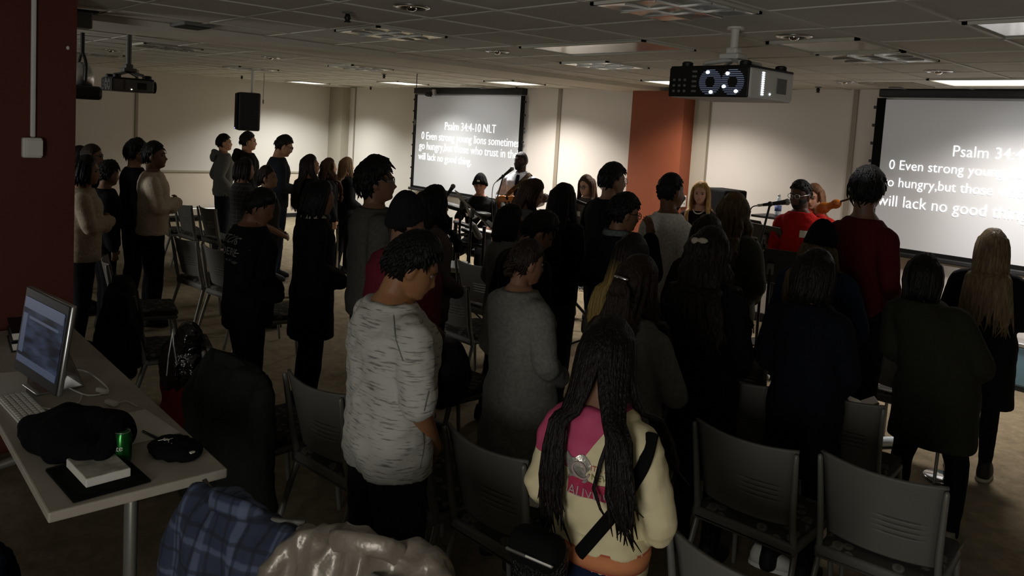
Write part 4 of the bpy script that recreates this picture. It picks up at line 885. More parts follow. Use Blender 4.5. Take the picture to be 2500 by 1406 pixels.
        if st in ('long', 'bob', 'pony', 'wavy'):
            L = hs.get('end', 1.15); n = hs['n'] if hs['n'] != 60 else 80; front = hs.get('front', True); rk = hs.get('rad', .015); jit = hs.get('jit', 1.0)
            for i in range(n):
                ph = R(rs.uniform(-118, 118)) if front else R(rs.uniform(-95, 95)); sx, cx = math.sin(ph), -math.cos(ph)
                sg = 1 if (sx+rs.uniform(-.2, .2)) > 0 else -1
                r1 = 1.0+rs.uniform(.05, .22)
                p0 = hx((sx*.02, rs.uniform(-.05, .03)+cx*.02, HC+.002)); p1 = hx((sx*HA*r1*.93, cx*HB*.92*r1-.008, .066)); p2 = hx((sx*HA*r1*1.12, cx*HB*r1*1.0-.010, -.045))
                if st == 'pony' and (rs.random() < .6 or abs(ph) < .8): p0 = hx((rs.uniform(-.02, .02), -.115, .022)); p1 = hx((rs.uniform(-.03, .03), -.136, -.004)); p2 = hx((rs.uniform(-.06, .06), -.125, -.08))
                q = hx((sx*HA*1.15, cx*HB*1.1-.01, -.15)); isfront = abs(ph) > R(72)
                end = L+rs.uniform(-.06, .05)*jit
                if hat: p0 = hx((sx*HA*.95, cx*HB*.9, -.012)); p1 = p0.lerp(p2, .5)
                if st == 'bob': pts = [p0, p1, p2, q.lerp(p2, hs.get('short', -.12))+Vector((rs.gauss(0, .008), rs.gauss(0, .008), rs.gauss(0, .012)))]; rad = [rk*.35, rk*.9, rk, rk*.35]
                else:
                    yb = (.135 if isfront else -.128-.01*rs.random())*(.4+.6*bulk)-(0 if isfront else hs.get('off', .03)); 
                    if isfront: yb += hs.get('off', .03)
                    xx = sx*(.15 if not isfront else .12)*fs*hs.get('spread', 1.0)
                    if hs.get('clusters'):
                        cl = hs['clusters']; w_ = cl[0] if sx < .05 else cl[1]; xx = w_[0]+rs.gauss(0, w_[1]); end = w_[2]+rs.uniform(-.07, .06)
                    s1 = bend((lerp(sx*.125, xx, .8 if hs.get('clusters') else .35), lerp(cx*.10-.02, yb, .75), 1.44)); s2 = bend((xx+rs.gauss(0, .012)*jit, yb-(0 if isfront else .012), lerp(1.40, end, .55))); s3 = bend((xx*1.02+rs.gauss(0, .02)*jit, yb*.97, end))
                    pts = [p0, p1, p2, q.lerp(s1, .5), s1, s2, s3]; rad = [rk*.35, rk*.9, rk*1.05, rk, rk, rk*.8, rk*.15]
                if st == 'wavy':
                    P2 = []
                    for a, b in zip(pts, pts[1:]): P2 += [a, a.lerp(b, .5)+Vector((rs.gauss(0, .012), rs.gauss(0, .012), 0))]
                    rad = [r for r in rad for _ in (0, 1)][:-1]; pts = P2+[pts[-1]]
                mb.tube(pts, rad, 6, sub=2, round_=False)
        parts.append(('hair', mb.mesh(), hm, None))
        if st == 'pony':
            q = MB(); q.tube([hx((-.034, -.134, .012)), hx((0, -.150, .014)), hx((.034, -.134, .012))], [(.011, .007)]*3, 10, up=(0, 0, 1), sub=4); parts.append(('hair_clip', q.mesh(), M['chrome'], 'silver hair clip'))
        if hs.get('bow'):
            q = MB(); q.ell(hx((.012, -.128, .056)), (.03, .016, .016), None, 12, 8).ell(hx((-.03, -.128, .05)), (.026, .012, .018), None, 12, 8); parts.append(('hair_clip', q.mesh(), M['wall_grey'], 'pale hair clip'))
    if beard:
        ds, f = DIRS2; vs = []
        for d in ds:
            m = max(sst(-.52, -.66, d.z), sst(-.1, -.3, d.z)*sst(.42, .6, abs(d.x)), sst(.05, 0, abs(d.z+.36))*.8)*sst(-.15, .1, d.y); p = head_pt(d, True)
            vs.append(p*lerp(.93, 1.0, m)+Vector((d.x, d.y, d.z))*m*(.005+.002*noise.noise(d*9)))
        parts.append(('beard', MB().add([hx(v) for v in vs], f).mesh(), hairm(beard), None))
    if hat:
        ds, f = DIRS2; vs = []
        for d in ds:
            a = abs(math.degrees(math.atan2(d.x, -d.y))); h0 = hline(a, 'beanie'); m = sst(-.04, .04, d.z-h0); roll = sst(.3, .1, abs(d.z-h0-.16))*.006
            n = Vector((d.x/HA, d.y/HB, d.z/HC)).normalized(); p = head_pt(d, False)
            vs.append(p*.9 if m <= 0 else p*lerp(.9, 1, m)+n*m*(.020+roll+.003*math.sin(a*1.6))+Vector((0, -.4, .8))*m*hat.get('slouch', .02)*max(0, d.z)**2)
        parts.append(('beanie', MB().add([hx(v) for v in vs], f).mesh(), cloth(hat['color'], .2), None))
        if hat.get('logo'): parts.append(('beanie_label', MB().bbox(hx((0, .113, .075)), (.035, .006, .022), .002).mesh(), M['paper'], None))
    if glasses:
        q = MB(); ey = HB-.002
        for s in (-1, 1):
            P = [(s*.033+.023*math.cos(a), ey+.012, .004+.019*math.sin(a)) for a in [i*2*PI/16 for i in range(17)]]
            q.tube([hx(p) for p in P], .0026, 6, round_=False); q.tube([hx((s*.056, ey+.008, .008)), hx((s*.076, ey-.03, .01)), hx((s*.084, -.01, .008))], .0025, 6)
        q.tube([hx((-.011, ey+.014, .007)), hx((.011, ey+.014, .007))], .0025, 6); parts.append(('glasses', q.mesh(), M['silver'] if glasses == 'silver' else M['black'], None))
    if face:
        for s in (-1, 1): parts.append(('eye', MB().ell(hx((s*.031, HB-.0155, .006)), (.0115, .0112, .0095), None, 12, 10).mesh(), EYE, None))
        q = MB()
        for s in (-1, 1): q.tube([hx((s*.016, HB+.004, .024)), hx((s*.032, HB+.004, .029)), hx((s*.048, HB-.012, .024))], [.0025, .0034, .002], 6)
        parts.append(('eyebrows', q.mesh(), hairm(brow), None))
        parts.append(('lips', MB().ell(hx((0, HB-.002, -.058)), (.021, .009, .0075), HM.to_3x3(), 14, 10).mesh(), LIP(skin), None))
    # ---- clothes
    t = dict(name='sweater', color='#444444', off=.016, hem=.90, z1=1.49, frac=.97, ease=.55, flare=.0, rk=1.0, mat=None); t.update(top or {})
    mb = MB(); torso(mb, t['off'], t['hem'], t['z1'], t['flare'], t['ease']); arm(mb, t['off']*.9+.002, t['frac'], t['rk'])
    gv = min(vox, t.get('vox', .011)); me = remesh(mb, gv, 5)
    o3 = Vector((sd, sd*.7, 0)); amp = t.get('wr', wr)
    displace(me, lambda p: amp*(noise.noise(Vector((p.x*7, p.y*7, p.z*11+p.x*6))+o3)+.6*noise.noise(Vector((p.x*16, p.y*16, p.z*22-p.x*9))+o3)))
    parts.append((t['name'], me, t['mat'] or cloth(t['color']), None)); topi = len(parts)-1
    if collar:
        q = MB(); q.tube([bend((.078*math.sin(a), -.01-.082*math.cos(a), 1.505-.03*sst(1.6, 3.1, abs(a)))) for a in [(-3.0+6.0*i/14) for i in range(15)]], [(.016, .024)]*15, 8, up=(0, 0, 1), sub=2)
        parts.append(('collar', q.mesh(), cloth(collar, .25), None))
    if hood:
        q = MB(); q.tube([bend((.105*math.sin(a)*(hsz*.4+.6), -.035-.10*math.cos(a)*(hsz*.4+.6), 1.47+.035*math.cos(a))) for a in [(-2.5+5.0*i/14) for i in range(15)]], [(.008+.010*hsz+.024*hsz*math.cos(-1.25+2.5*i/14)**2) for i in range(15)], 12, sub=2)
        q.ell(bend((0, -.145, 1.425)), (.10*hsz, .05*hsz, .075*hsz)); parts.append(('hood', displace(remesh(q, .011, 4), lambda p: .006*noise.noise(p*14+o3)), t['mat'] or cloth(hood if isinstance(hood, str) else t['color']), None))
    b = dict(name='trousers', color='#15161a', off=.012); b.update(bottom or {})
    mb = MB(); legm(mb, b['off'])
    q = MB().loft([(.82+dz, .15*hpw*bulk, .095, .10, 0), (.90+dz, .168*hpw*bulk, .108, .118, 0), (.98+dz, .162*hpw*bulk, .107, .112, 0), (1.03+dz, .156*hpw*bulk, .104, .1, 0)], 28); q.fn(lambda v: Vector((v.x*1.04, v.y*1.06, v.z)))
    mb.add(q.v, q.f); me = remesh(mb, vox, 4); displace(me, lambda p: .004*noise.noise(Vector((p.x*9, p.y*9, p.z*14))+o3)); parts.append((b['name'], me, cloth(b['color']), None))
    for s, h_, k_, a_, ft in legs:
        c = a_+Vector((0, 0, -.09)); rz = Matrix.Rotation(-ft, 4, 'Z')
        u = MB(); q = []
        u.loft([(0, .040, .17, .072, .0), (.02, .046, .175, .076, 0), (.045, .046, .165, .076, 0), (.07, .043, .125, .072, 0), (.095, .040, .07, .066, 0), (.115, .040, .05, .06, 0)], 24, 2.6)
        u.fn(lambda v: Vector((v.x*(1-.25*sst(.06, .17, v.y))*(1.12 if v.y > .04 else 1), v.y, v.z))); u.fn(lambda v: c+rz@(v+Vector((0, 0, .018))))
        parts.append(('shoe', u.mesh(), cloth(shoes, .1, .6), None))
        if sole:
            w = MB().loft([(0, .047, .180, .08, 0), (.012, .05, .183, .083, 0), (.024, .049, .18, .081, 0)], 24, 2.6); w.fn(lambda v: c+rz@(Vector((v.x*(1-.25*sst(.06, .17, v.y))*(1.12 if v.y > .04 else 1), v.y, v.z)))); parts.append(('sole', w.mesh(), cloth(sole, .05, .6), None))
    # ---- scale to the head height seen in the photo and stand the figure there
    P = at_depth(px[0], px[1], D)
    zt = max(tz(p[1]) for p in parts if p[0] in ('body', 'hair', 'beanie')); k = (P.z-ground)/zt
    if zmax: k = min(k, zmax/zt)
    hc = hx((0, -.01, .05)); rot = Matrix.Rotation(heading, 4, 'Z'); ho = rot@Vector((hc.x*k, hc.y*k, 0))
    root = thing('person', label, 'person', (P.x-ho.x, P.y-ho.y, ground), heading, group)
    objs = {}
    for nm, me, m, lb in parts:
        me.transform(Matrix.Scale(k, 4)); o = link(nm, me, m, objs.get('shoe') if nm == 'sole' else root)
        if lb: o['label'] = lb
        objs[nm] = o
    root['_k'] = k; objs['root'] = root; objs['top'] = objs[parts[topi][0]]; objs['k'] = k
    return objs
EYE = mat('eye', '#5d544c', .25, .5)
def LIP(sk):
    c = lin(sk); k = ('lip', sk)
    if k not in _mc: _mc[k] = mat('lips_'+sk.strip('#'), (c[0]*.85, c[1]*.55, c[2]*.55), .5, .3)
    return _mc[k]
H = lambda **k: k
BLK, DKB, BRN = '#0a0807', '#1c120b', '#3a2617'
# ---------------- far left, against the wall
person((545, 325), 11.2, 'man in grey hoodie standing beside the left wall, hands in pockets', H(name='hoodie', color='#5b5a56', off=.024, ease=.8, hem=.86), H(color='#16181f', off=.016), H(style='curly', color='#120c08', n=90, len=.03), '#b48768', ('pocket', 'pocket'), (-12, 4), .03, R(-12), face=True, vox=.010, hood=True)
person((604, 319), 10.6, 'man in dark jacket standing under the hanging loudspeaker', H(name='jacket', color='#15140f', off=.03, ease=.8, hem=.84), H(color='#101114'), H(style='short', color='#0e0a08'), '#b08264', ('down', 'down'), (-14, 0), .03, R(-8), face=True, vox=.010, hood=True, bulk=1.06)
person((695, 327), 9.5, 'man with glasses in dark sweater looking down by the left wall', H(color='#22262c', off=.018), H(color='#262f3e', off=.016), H(style='short', color='#100b08'), '#b08468', ('phone', 'phone'), (-6, -20), .10, R(-14), face=True, glasses='black', vox=.010)
person((757, 375), 8.7, 'woman with long straight dark hair in black, left of two fair-haired women', H(name='coat', color='#101012', off=.026, hem=.75, ease=.6), H(color='#101012'), H(style='long', color='#1b110b', end=1.12, n=90), '#a9795e', ('front', 'front'), (-14, 2), .02, R(-10), True, face=True)
person((803, 384), 9.75, 'woman with reddish brown hair in dark top, between dark-haired and blonde women', H(color='#121214', off=.02), H(color='#101012'), H(style='wavy', color='#4a2f1a', end=1.2, n=80), '#b98e72', ('down', 'down'), (-8, 2), .02, R(-12), True)
person((847, 382), 10.2, 'woman with long blonde hair in black top, nearest the corner column', H(color='#0e0e11', off=.02), H(color='#101012'), H(style='long', color='#806548', end=1.18, n=90), '#c09478', ('front', 'front'), (0, 0), .02, R(-6), True)
# ---------------- left group beside the red pillar
person((222, 350), 7.5, 'balding man with glasses half hidden behind others beside the red pillar', H(color='#17171a'), H(), H(style='short', color='#2a2019', thick=.003, rough=.001, n=0, top=0), '#8a6a54', ('down', 'down'), (-5, -8), .04, R(-10), glasses='black', face=True)
person((193, 354), 8.3, 'person with black hair mostly hidden at the edge of the red pillar', H(color='#131315'), H(), H(style='short', color=BLK), '#80604c', ('down', 'down'), (0, -6), .04, R(-4))
person((210, 376), 6.2, 'woman with chin-length dark hair in light grey sweater, arms crossed, beside the red pillar', H(color='#a89b88', off=.024, hem=.86, ease=.8), H(color='#121316'), H(style='bob', color='#0d0a08', n=90, rad=.017, short=.35), '#8e6c57', ('cross2', 'cross'), (-10, -6), .03, R(-12), True, face=True, bulk=1.05)
person((265, 388), 6.95, 'person with curly black hair between the grey sweater woman and black-clad man', H(name='jacket', color='#0d0e10', off=.03), H(color='#0b0c0f'), H(style='curly', color=BLK, thick=.03, rough=.02, n=140, len=.045), '#7a5c48', ('down', 'down'), (5, -10), .05, R(0), True)
person((332, 334), 7.75, 'tall man in black top standing behind the cream sweatshirt man', H(color='#0b0b0d', off=.02), H(color='#0b0c0f'), H(style='short', color=BLK, thick=.026, rough=.014, n=110, len=.05), '#86654f', ('down', 'down'), (0, -3), .03, R(-4))
person((374, 342), 7.2, 'man in cream sweatshirt with arms crossed, in profile near the left wall', H(name='sweatshirt', color='#c0b39f', off=.024, ease=.9, hem=.9), H(color='#0d0f14', off=.02), H(style='short', color=BLK, thick=.018, rough=.01, n=100, len=.045), '#7d5f4a', ('cross2', 'cross'), (-16, 2), .02, R(-18), face=True, vox=.010, bulk=1.03)
# ---------------- left centre
person((598, 383), 8.0, 'person with dark bob in dark plaid shirt seen from behind', H(name='plaid_shirt', mat=M['plaid_dark'], off=.02, hem=.80, ease=.8), H(color='#121317'), H(style='bob', color='#0f0a08', n=80, short=.3), '#8a6852', ('front', 'front'), (-2, -5), .04, R(-6), True)
person((650, 402), 7.4, 'woman with pinned-up hair in dark olive vest looking right, shoulder bag strap', H(name='vest', color='#2a2a1f', off=.02, frac=.25, hem=.9), H(color='#101114'), H(style='updo', color='#1f140d'), '#7d5b45', ('front', 'front'), (-20, 6), .02, R(-22), True, face=True)
c3 = person((640, 455), 4.95, 'person in black top printed with three lines of pale lettering on the back', H(name='shirt', color='#0a0a0b', off=.024, ease=.9, hem=.80, frac=.97), H(color='#08080a', off=.02), H(style='short', color='#070605', thick=.02, rough=.01), '#6a4a38', ('front', 'front'), (-15, -24), .10, R(-26), bulk=1.4, shift=18)
person((784, 437), 5.3, 'person in long black coat with pale scarf edge at the neck', H(name='coat', color='#070709', off=.034, hem=.60, ease=.9, flare=.06), H(color='#08080a'), H(style='bob', color='#060505', n=100, rad=.018), '#6d4e3c', ('front', 'front'), (-14, -12), .08, R(-18), True, collar='#8d8674', bulk=1.0)
person((917, 375), 4.75, 'tall man in grey sweater with thick dark hair and glasses', H(color='#4a4743', off=.026, ease=.9, hem=.84), H(color='#0f1014'), H(style='curly', color='#0a0706', thick=.034, rough=.014, n=180, len=.05), '#6f4f3c', ('down', 'down'), (-16, 2), .03, R(-16), glasses='silver', face=True, bulk=1.03)
person((994, 463), 4.02, 'person in dark grey beanie and burgundy t-shirt', H(name='t_shirt', color='#661d2b', off=.018, frac=.46, ease=.85, hem=.86), H(color='#0d0e12'), H(style='short', color=BLK, thick=.008), '#7a5743', ('front', 'front'), (-4, -6), .05, R(-8), hat=H(color='#17171a', slouch=.05), bulk=1.45, shift=18)
person((1062, 449), 5.1, 'woman with shoulder-length wavy black hair in mauve grey sweater', H(color='#675856', off=.022, hem=.82, ease=.8), H(color='#101116'), H(style='wavy', color='#0b0807', end=1.34, n=80), '#80604c', ('front', 'front'), (-4, -6), .04, R(-6), True)
tee = person((1018, 558), 2.85, 'man in white flecked t-shirt with black hair, head bowed, hands in front', H(name='t_shirt', mat=M['slub'], off=.022, frac=.47, ease=1.0, hem=.84, vox=.008, wr=.013, rk=1.0), H(name='jeans', color='#1b1c1e', off=.022), H(style='short', color='#070707', thick=.022, rough=.008, n=300, len=.036, top=.016), '#8d6342', ('low', 'low'), (-22, -26), .10, R(-8), vox=.008, face=True, bulk=1.18, shift=12, stance=.14)
# ---------------- centre
person((1250, 496), 5.3, 'woman with dark bobbed hair and glasses in light grey sweater', H(color='#6e6d67', off=.02, hem=.85, ease=.7), H(color='#14161b'), H(style='bob', color='#0b0807', n=110, rad=.017), '#84634e', ('front', 'front'), (-14, -10), .06, R(-14), True, glasses='black', face=True)
person((1328, 510), 4.55, 'person with dark hair in black top with head deeply bowed', H(color='#08080a', off=.024, ease=.8, hem=.86), H(color='#0c0d10'), H(style='short', color='#0d0907', thick=.024, rough=.012, n=140, len=.05), '#7d5c47', ('front', 'front'), (-26, -34), .16, R(-10), face=True, bulk=1.08)
person((1305, 434), 6.5, 'woman with long brown hair in pale denim shirt, bowing', H(name='denim_shirt', color='#7b8288', off=.02, hem=.86, ease=.6), H(color='#1a1d24'), H(style='long', color='#38271a', end=1.2, n=100), '#a5795e', ('front', 'front'), (-26, -24), .12, R(-14), True, face=True)
person((1377, 445), 5.65, 'woman with long straight dark hair in black jacket, in front of glasses musician', H(name='jacket', color='#09090b', off=.024, hem=.84, ease=.7), H(name='jeans', color='#3a3c40'), H(style='long', color='#110c0a', end=1.12, n=110), '#8f6b55', ('front', 'front'), (0, -3), .03, R(6), True, bulk=.9)
person((1288, 580), 3.65, 'woman with braided bun in long grey cardigan', H(name='cardigan', color='#6f6f69', off=.028, hem=.50, ease=.95, flare=.10, vox=.009, wr=.007), H(name='jeans', color='#182033'), H(style='bun', color='#21150d', thick=.010), '#7f5b46', ('front', 'front'), (-12, -10), .06, R(-4), True, vox=.010, face=True, bulk=1.1, shift=26)
person((1497, 393), 6.35, 'tall man in black jacket and glasses in front of the orange pillar', H(name='jacket', color='#0a0a0d', off=.03, ease=.9, hem=.82), H(color='#0d0e12'), H(style='short', color='#0a0807', thick=.024, rough=.01, n=120, len=.045), '#7c5d49', ('front', 'front'), (-16, -4), .04, R(-12), glasses='silver', face=True, bulk=1.05)
person((1526, 466), 5.0, 'man with curly black hair and glasses in navy sweater, grey collar, hand raised', H(color='#090d16', off=.024, ease=.9, hem=.84), H(color='#0b0c10'), H(style='curly', color=BLK, thick=.024, rough=.012, n=140, len=.04), '#74543f', ('front', 'face'), (-18, -10), .06, R(-12), collar='#59605f', glasses='black', face=True, bulk=1.06)
person((1638, 420), 5.6, 'man with short black hair in light grey sweater, back to camera', H(color='#eeefec', off=.016, ease=.9, hem=.86), H(color='#0c0d10'), H(style='short', color='#0c0a09', thick=.008, rough=.003, n=120, len=.02, top=.014), '#6f4c35', ('front', 'front'), (-12, 2), .03, R(-6), bulk=.86)
person((1546, 566), 4.05, 'woman with ombre hair, dark roots and blonde ends, in grey top', H(color='#504d47', off=.02, ease=.7, hem=.88), H(color='#111216'), H(style='long', color='#1a120c', tip='#8a7440', end=1.22, n=100), '#84624c', ('front', 'front'), (6, -10), .06, R(6), True)
person((1562, 619), 3.2, 'woman with long brown hair held by a silver clip, grey top', H(color='#5c5c57', off=.022, ease=.7, hem=.86, vox=.009), H(color='#111216'), H(style='pony', color='#22160e', end=1.12, n=130, rad=.013), '#80604b', ('cross2', 'cross'), (2, -12), .08, R(0), True, vox=.010, bulk=1.05)
# ---------------- right of centre
person((1738, 549), 3.75, 'woman with thick dark hair and pale hair clip in long black coat', H(name='coat', color='#060608', off=.026, hem=.52, ease=.95, flare=.05), H(color='#07070a'), H(style='wavy', color='#1a110b', end=1.2, n=130, rad=.018, bow=1, spread=1.2), '#7a5a46', ('front', 'front'), (4, -8), .06, R(4), True, bulk=.84, shift=22)
person((1730, 521), 4.7, 'woman with long brown hair in red top, mostly hidden behind the black coat', H(color='#541a17', off=.02), H(color='#0d0e12'), H(style='long', color='#22160e', end=1.15, n=80), '#80604b', ('front', 'front'), (0, -8), .05, R(2), True)
person((1795, 466), 5.3, 'woman with wavy fair hair in dark olive jacket and pale jeans', H(name='jacket', color='#3a3a2c', off=.034, hem=.80, ease=.9, wr=.006), H(name='jeans', color='#73726c'), H(style='wavy', color='#5b4a2e', end=1.32, n=110), '#a47c60', ('front', 'front'), (4, -2), .03, R(4), True, bulk=1.02)
person((2122, 400), 4.8, 'tall man in dark red sweater standing before the large projection screen', H(color='#4a0d12', off=.016, ease=.85, hem=.86), H(color='#0c0c10', off=.02), H(style='short', color='#0a0807', thick=.022, rough=.008, n=160, len=.045), '#6f5140', ('front', 'front'), (18, -2), .02, R(-14), bulk=.84)
person((2010, 533), 4.5, 'woman in black beanie with fair hair and navy blue jacket', H(name='jacket', color='#141f33', off=.036, hem=.78, ease=.95), H(color='#0c0d11'), H(style='long', color='#55462f', end=1.25, n=90), '#84644e', ('front', 'front'), (-6, -10), .06, R(0), True, hat=H(color='#0a0a0a', slouch=.03), bulk=1.18, shift=22)
person((1997, 603), 3.65, 'person with dark hair in big navy coat behind the empty grey chairs', H(name='coat', color='#070b14', off=.032, hem=.60, ease=.95, flare=.04), H(color='#0a0a0c'), H(style='bob', color='#100c09', n=110, rad=.018), '#7a5a46', ('front', 'front'), (0, -14), .10, R(2), True, bulk=.95, shift=12)
person((2262, 616), 4.15, 'woman with dark bob in dark olive parka and pale shoes', H(name='parka', color='#26261b', off=.042, hem=.62, ease=.95, flare=.05), H(name='leggings', color='#08080a', off=.006), H(style='bob', color='#0b0807', n=120, rad=.02), '#7a5a46', ('front', 'front'), (0, -6), .05, R(2), True, shoes='#6a6558', sole='#8b8574', bulk=1.16, shift=56, stance=.165)
person((2428, 556), 4.95, 'woman with very long blonde hair in dark knee-length coat', H(name='coat', color='#0b0b0b', off=.036, hem=.52, ease=.9, flare=.05), H(name='leggings', color='#08080a', off=.004), H(style='long', color='#6a5a42', end=1.10, n=140, rad=.016, spread=1.15), '#a88468', ('phone', 'phone'), (6, -4), .04, R(14), True, shoes='#1c1b18', sole='#8b8574', bulk=1.06)
hg = person((1492, 769), 2.25, 'woman in cream track jacket with pink yoke and striped hem, long dark hair', H(name='track_jacket', mat=M['cream'], off=.020, hem=1.035, ease=.95, vox=.0075, wr=.014, rk=1.0), H(name='jeans', color='#141d33', off=.012), H(style='long', color='#120c09', end=1.14, n=150, rad=.009, jit=1.2, front=False, clusters=[(-.095, .018, 1.12), (.15, .016, 1.19)]), '#7d5c46', ('front', 'front'), (10, -16), .10, R(14), True, bulk=.92, shift=26, vox=.009)
# ---------------- the band
gt = person((1275, 370), 10.0, 'guitarist in white shirt, dark tie and close-cropped hair singing at the microphone', H(name='shirt', color='#dfe3ec', off=.016, hem=.88), H(color='#12141a'), H(style='short', color='#0a0807', thick=.004, rough=.001, n=0, top=.004), '#33211a', ('fret', 'strum'), (-18, 0), .0, R(206), face=True, beard='#0a0807', vox=.0085, group='band members')
drm = person((1174, 421), 9.9, 'drummer in black t-shirt and black beanie seated at the drum kit', H(name='t_shirt', color='#101010', off=.016, frac=.45, hem=.92), H(color='#17181b'), H(style='short', color='#1f140d', thick=.008, n=30), '#b5856c', ('drum', 'drum'), (6, -8), .08, R(212), face=True, hat=H(color='#121212', slouch=.03, logo=1), vox=.0085, seat=.62, group='band members')
keysw = person((1434, 425), 8.5, 'woman with glasses and long brown hair in grey sweatshirt playing keys', H(name='sweatshirt', color='#5c5754', off=.02, hem=.88), H(color='#101116'), H(style='long', color='#3d2818', end=1.18, n=90), '#c49a80', ('keys', 'keys'), (-14, -10), .04, R(200), True, face=True, glasses='black', vox=.0085, bulk=.9, group='band members')
blonde = person((1713, 440), 7.8, 'blonde woman in dark top with a necklace, facing the audience', H(color='#1c1214', off=.016, z1=1.45), H(color='#101116'), H(style='long', color='#a5824e', end=1.14, n=110), '#c79a82', ('mic', 'down'), (2, -4), .02, R(206), True, face=True, vox=.0085, brow='#5a4226', bulk=.9, group='band members')
singer = person((1958, 437), 6.7, 'singer in red hoodie with silver glasses and a name sticker', H(name='hoodie', color='#a01512', off=.014, hem=.82, ease=.4, wr=.006), H(color='#14161b'), H(style='curly', color='#0a0706', thick=.010, rough=.006, n=120, len=.02), '#4a2c1e', ('down', 'low'), (-14, -8), .02, R(192), face=True, glasses='silver', beard='#0b0706', hood='#a01512', hsz=.3, vox=.0085, bulk=.84, group='band members')
person((1990, 446), 7.3, 'violinist in red with light brown hair behind the red hoodie singer', H(color='#8a1a14', off=.02), H(color='#101116'), H(style='long', color='#6b4a30', end=1.2, n=70), '#b98b70', ('face', 'front'), (-10, -6), .02, R(196), True, vox=.0085, face=True, group='band members')
# ------------------------------------------------------------------ things worn and held
def w2l(o, p): return o.matrix_world.inverted() @ p
bpy.context.view_layer.update()
def bvh_of(o): return BVHTree.FromPolygons([v.co.copy() for v in o.data.vertices], [tuple(p.vertices) for p in o.data.polygons])
def cast(o, tree, px, py):
    iv = o.matrix_world.inverted(); a = iv@CP; d = (iv.to_3x3()@ray(px, py)).normalized(); h = tree.ray_cast(a, d); return h[0], h[1]
def decal(me, o, tree, org, scale, m, name, parent, off=.002, shear=0):
    """lay a flat print (xy) on the back of a garment, projected along the wearer's forward axis"""
    for v in me.vertices:
        x = org.x+v.co.x*scale; z = org.z+v.co.y*scale+shear*v.co.x*scale
        h = tree.ray_cast(Vector((x, -2, z)), Vector((0, 1, 0))); y = h[0].y if h[0] else org.y
        v.co = Vector((x, y-off-max(0, v.co.z)*scale, z))
    return link(name, me, m, parent, False)
def grid(w, h, nx=10, ny=6, f=None):
    vs = [(w*(i/nx-.5), h*(j/ny-.5), 0) for j in range(ny+1) for i in range(nx+1)]
    if f: vs = [f(*v) for v in vs]
    return MB().add(vs, [(j*(nx+1)+i, j*(nx+1)+i+1, (j+1)*(nx+1)+i+1, (j+1)*(nx+1)+i) for j in range(ny) for i in range(nx)]).mesh()
# lettering on the black t-shirt
o = c3['top']; tr = bvh_of(o); pm = mat('shirt_print', '#77766f', .8, .2)
for body, px, sz in (('COMMUNITY', (626, 563), .062), ('CONNECTIONS', (622, 599), .062), ('CAMARADERIE', (615, 628), .062), ('est. in fellowship', (608, 645), .022)):
    h, n = cast(o, tr, *px)
    if h:
        me = text_mesh(body, 1, 0, 'RIGHT'); decal(me, o, tr, h, sz, pm, 'shirt_lettering', o, .004)
# print, striped hem and strap on the cream track jacket
o = hg['top']; tr = bvh_of(o); k = hg['k']
pink = mat('print_pink', '#a8324e', .5, .3); pinkt = mat('print_red_letters', '#b05a5a', .6, .3); olive = mat('print_olive_letters', '#8f8a55', .6, .3); foil = mat('print_foil', '#b7b4aa', .3, .6, metal=.5, var=(40, .4), bump=(30, .6)); yel = mat('print_yellow', '#c08a2a', .6, .3); grl = mat('print_grey_letters', '#b09a98', .5, .3)
def at(px, py): return cast(o, tr, px, py)[0]
PX = 2.25/1904
def dec(me, px, py, sc, m, nm, off): 
    h = at(px, py)
    return decal(me, o, tr, h, sc, m, nm, o, off) if h else None
dec(grid(122*PX, 40*PX, 16, 6), 1441, 1198, 1, pink, 'printed_panel', .003)
dec(grid(22*PX, 34*PX, 4, 5), 1512, 1200, 1, yel, 'printed_panel', .003)
dec(text_mesh('ALIVE!!', 1, 0), 1388, 1199, .038, grl, 'printed_lettering', .006)
dec(text_mesh("IT'S A", 1, 0), 1442, 1148, .021, pinkt, 'printed_lettering', .004)
dec(text_mesh('NEW DAY', 1, 0), 1444, 1169, .024, olive, 'printed_lettering', .004)
dec(text_mesh("AND I'M", 1, 0), 1490, 1184, .017, pinkt, 'printed_lettering', .004)
dec(grid(58*PX, 60*PX, 12, 12, lambda x, y, z: (x*(1+.25*math.sin(y*90)), y*(1+.2*math.sin(x*120)), z)), 1410, 1142, 1, foil, 'printed_foil_patch', .003)
q = MB().tube([(.018*math.cos(a)*(1+a*.1), .018*math.sin(a)*(1+a*.1), .002) for a in [i*.4 for i in range(16)]], .003, 6); dec(q.mesh(), 1418, 1145, 1, grl, 'printed_swirl', .004)
# ribbed hem: cream band with two orange stripes
hz0 = 1.035*k; cx = 0.0; cy = 0.004; wx = .163*k; wy = .122*k
cream_p = mat('cream_rib', '#d6caa2', .85, .15); orng = mat('orange_rib_stripe', '#c98258', .8, .15); redr = mat('red_rib_line', '#b8604a', .8, .15)
for nm, a, b, e, m in (('waistband', -.075, .05, 1.03, cream_p), ('stripe', -.045, .012, 1.044, redr), ('stripe', -.039, .006, 1.05, orng)):
    ob(nm, MB().loft([(hz0+a, wx*e*.96, wy*e*.96, wy*e*.96, 0), (hz0+(a+b)/2, wx*e*.985, wy*e*.985, wy*e*.985, 0), (hz0+b, wx*e*.97, wy*e*.97, wy*e*.97, 0)], 40, 2.3).xf(Matrix.Translation((cx, cy, 0))), m, o, True)
bag = thing('crossbody_bag', 'black crossbody bag with glittery sides worn by the cream jacket woman', 'bag', hg['root'].location.copy(), hg['root'].rotation_euler.z)
P = []
for px, py in ((1572, 985), (1588, 1020), (1590, 1065), (1574, 1125), (1545, 1180), (1505, 1240), (1458, 1300), (1418, 1345)):
    h, n = cast(o, tr, px, py)
    if h: P.append(h+n*.010)
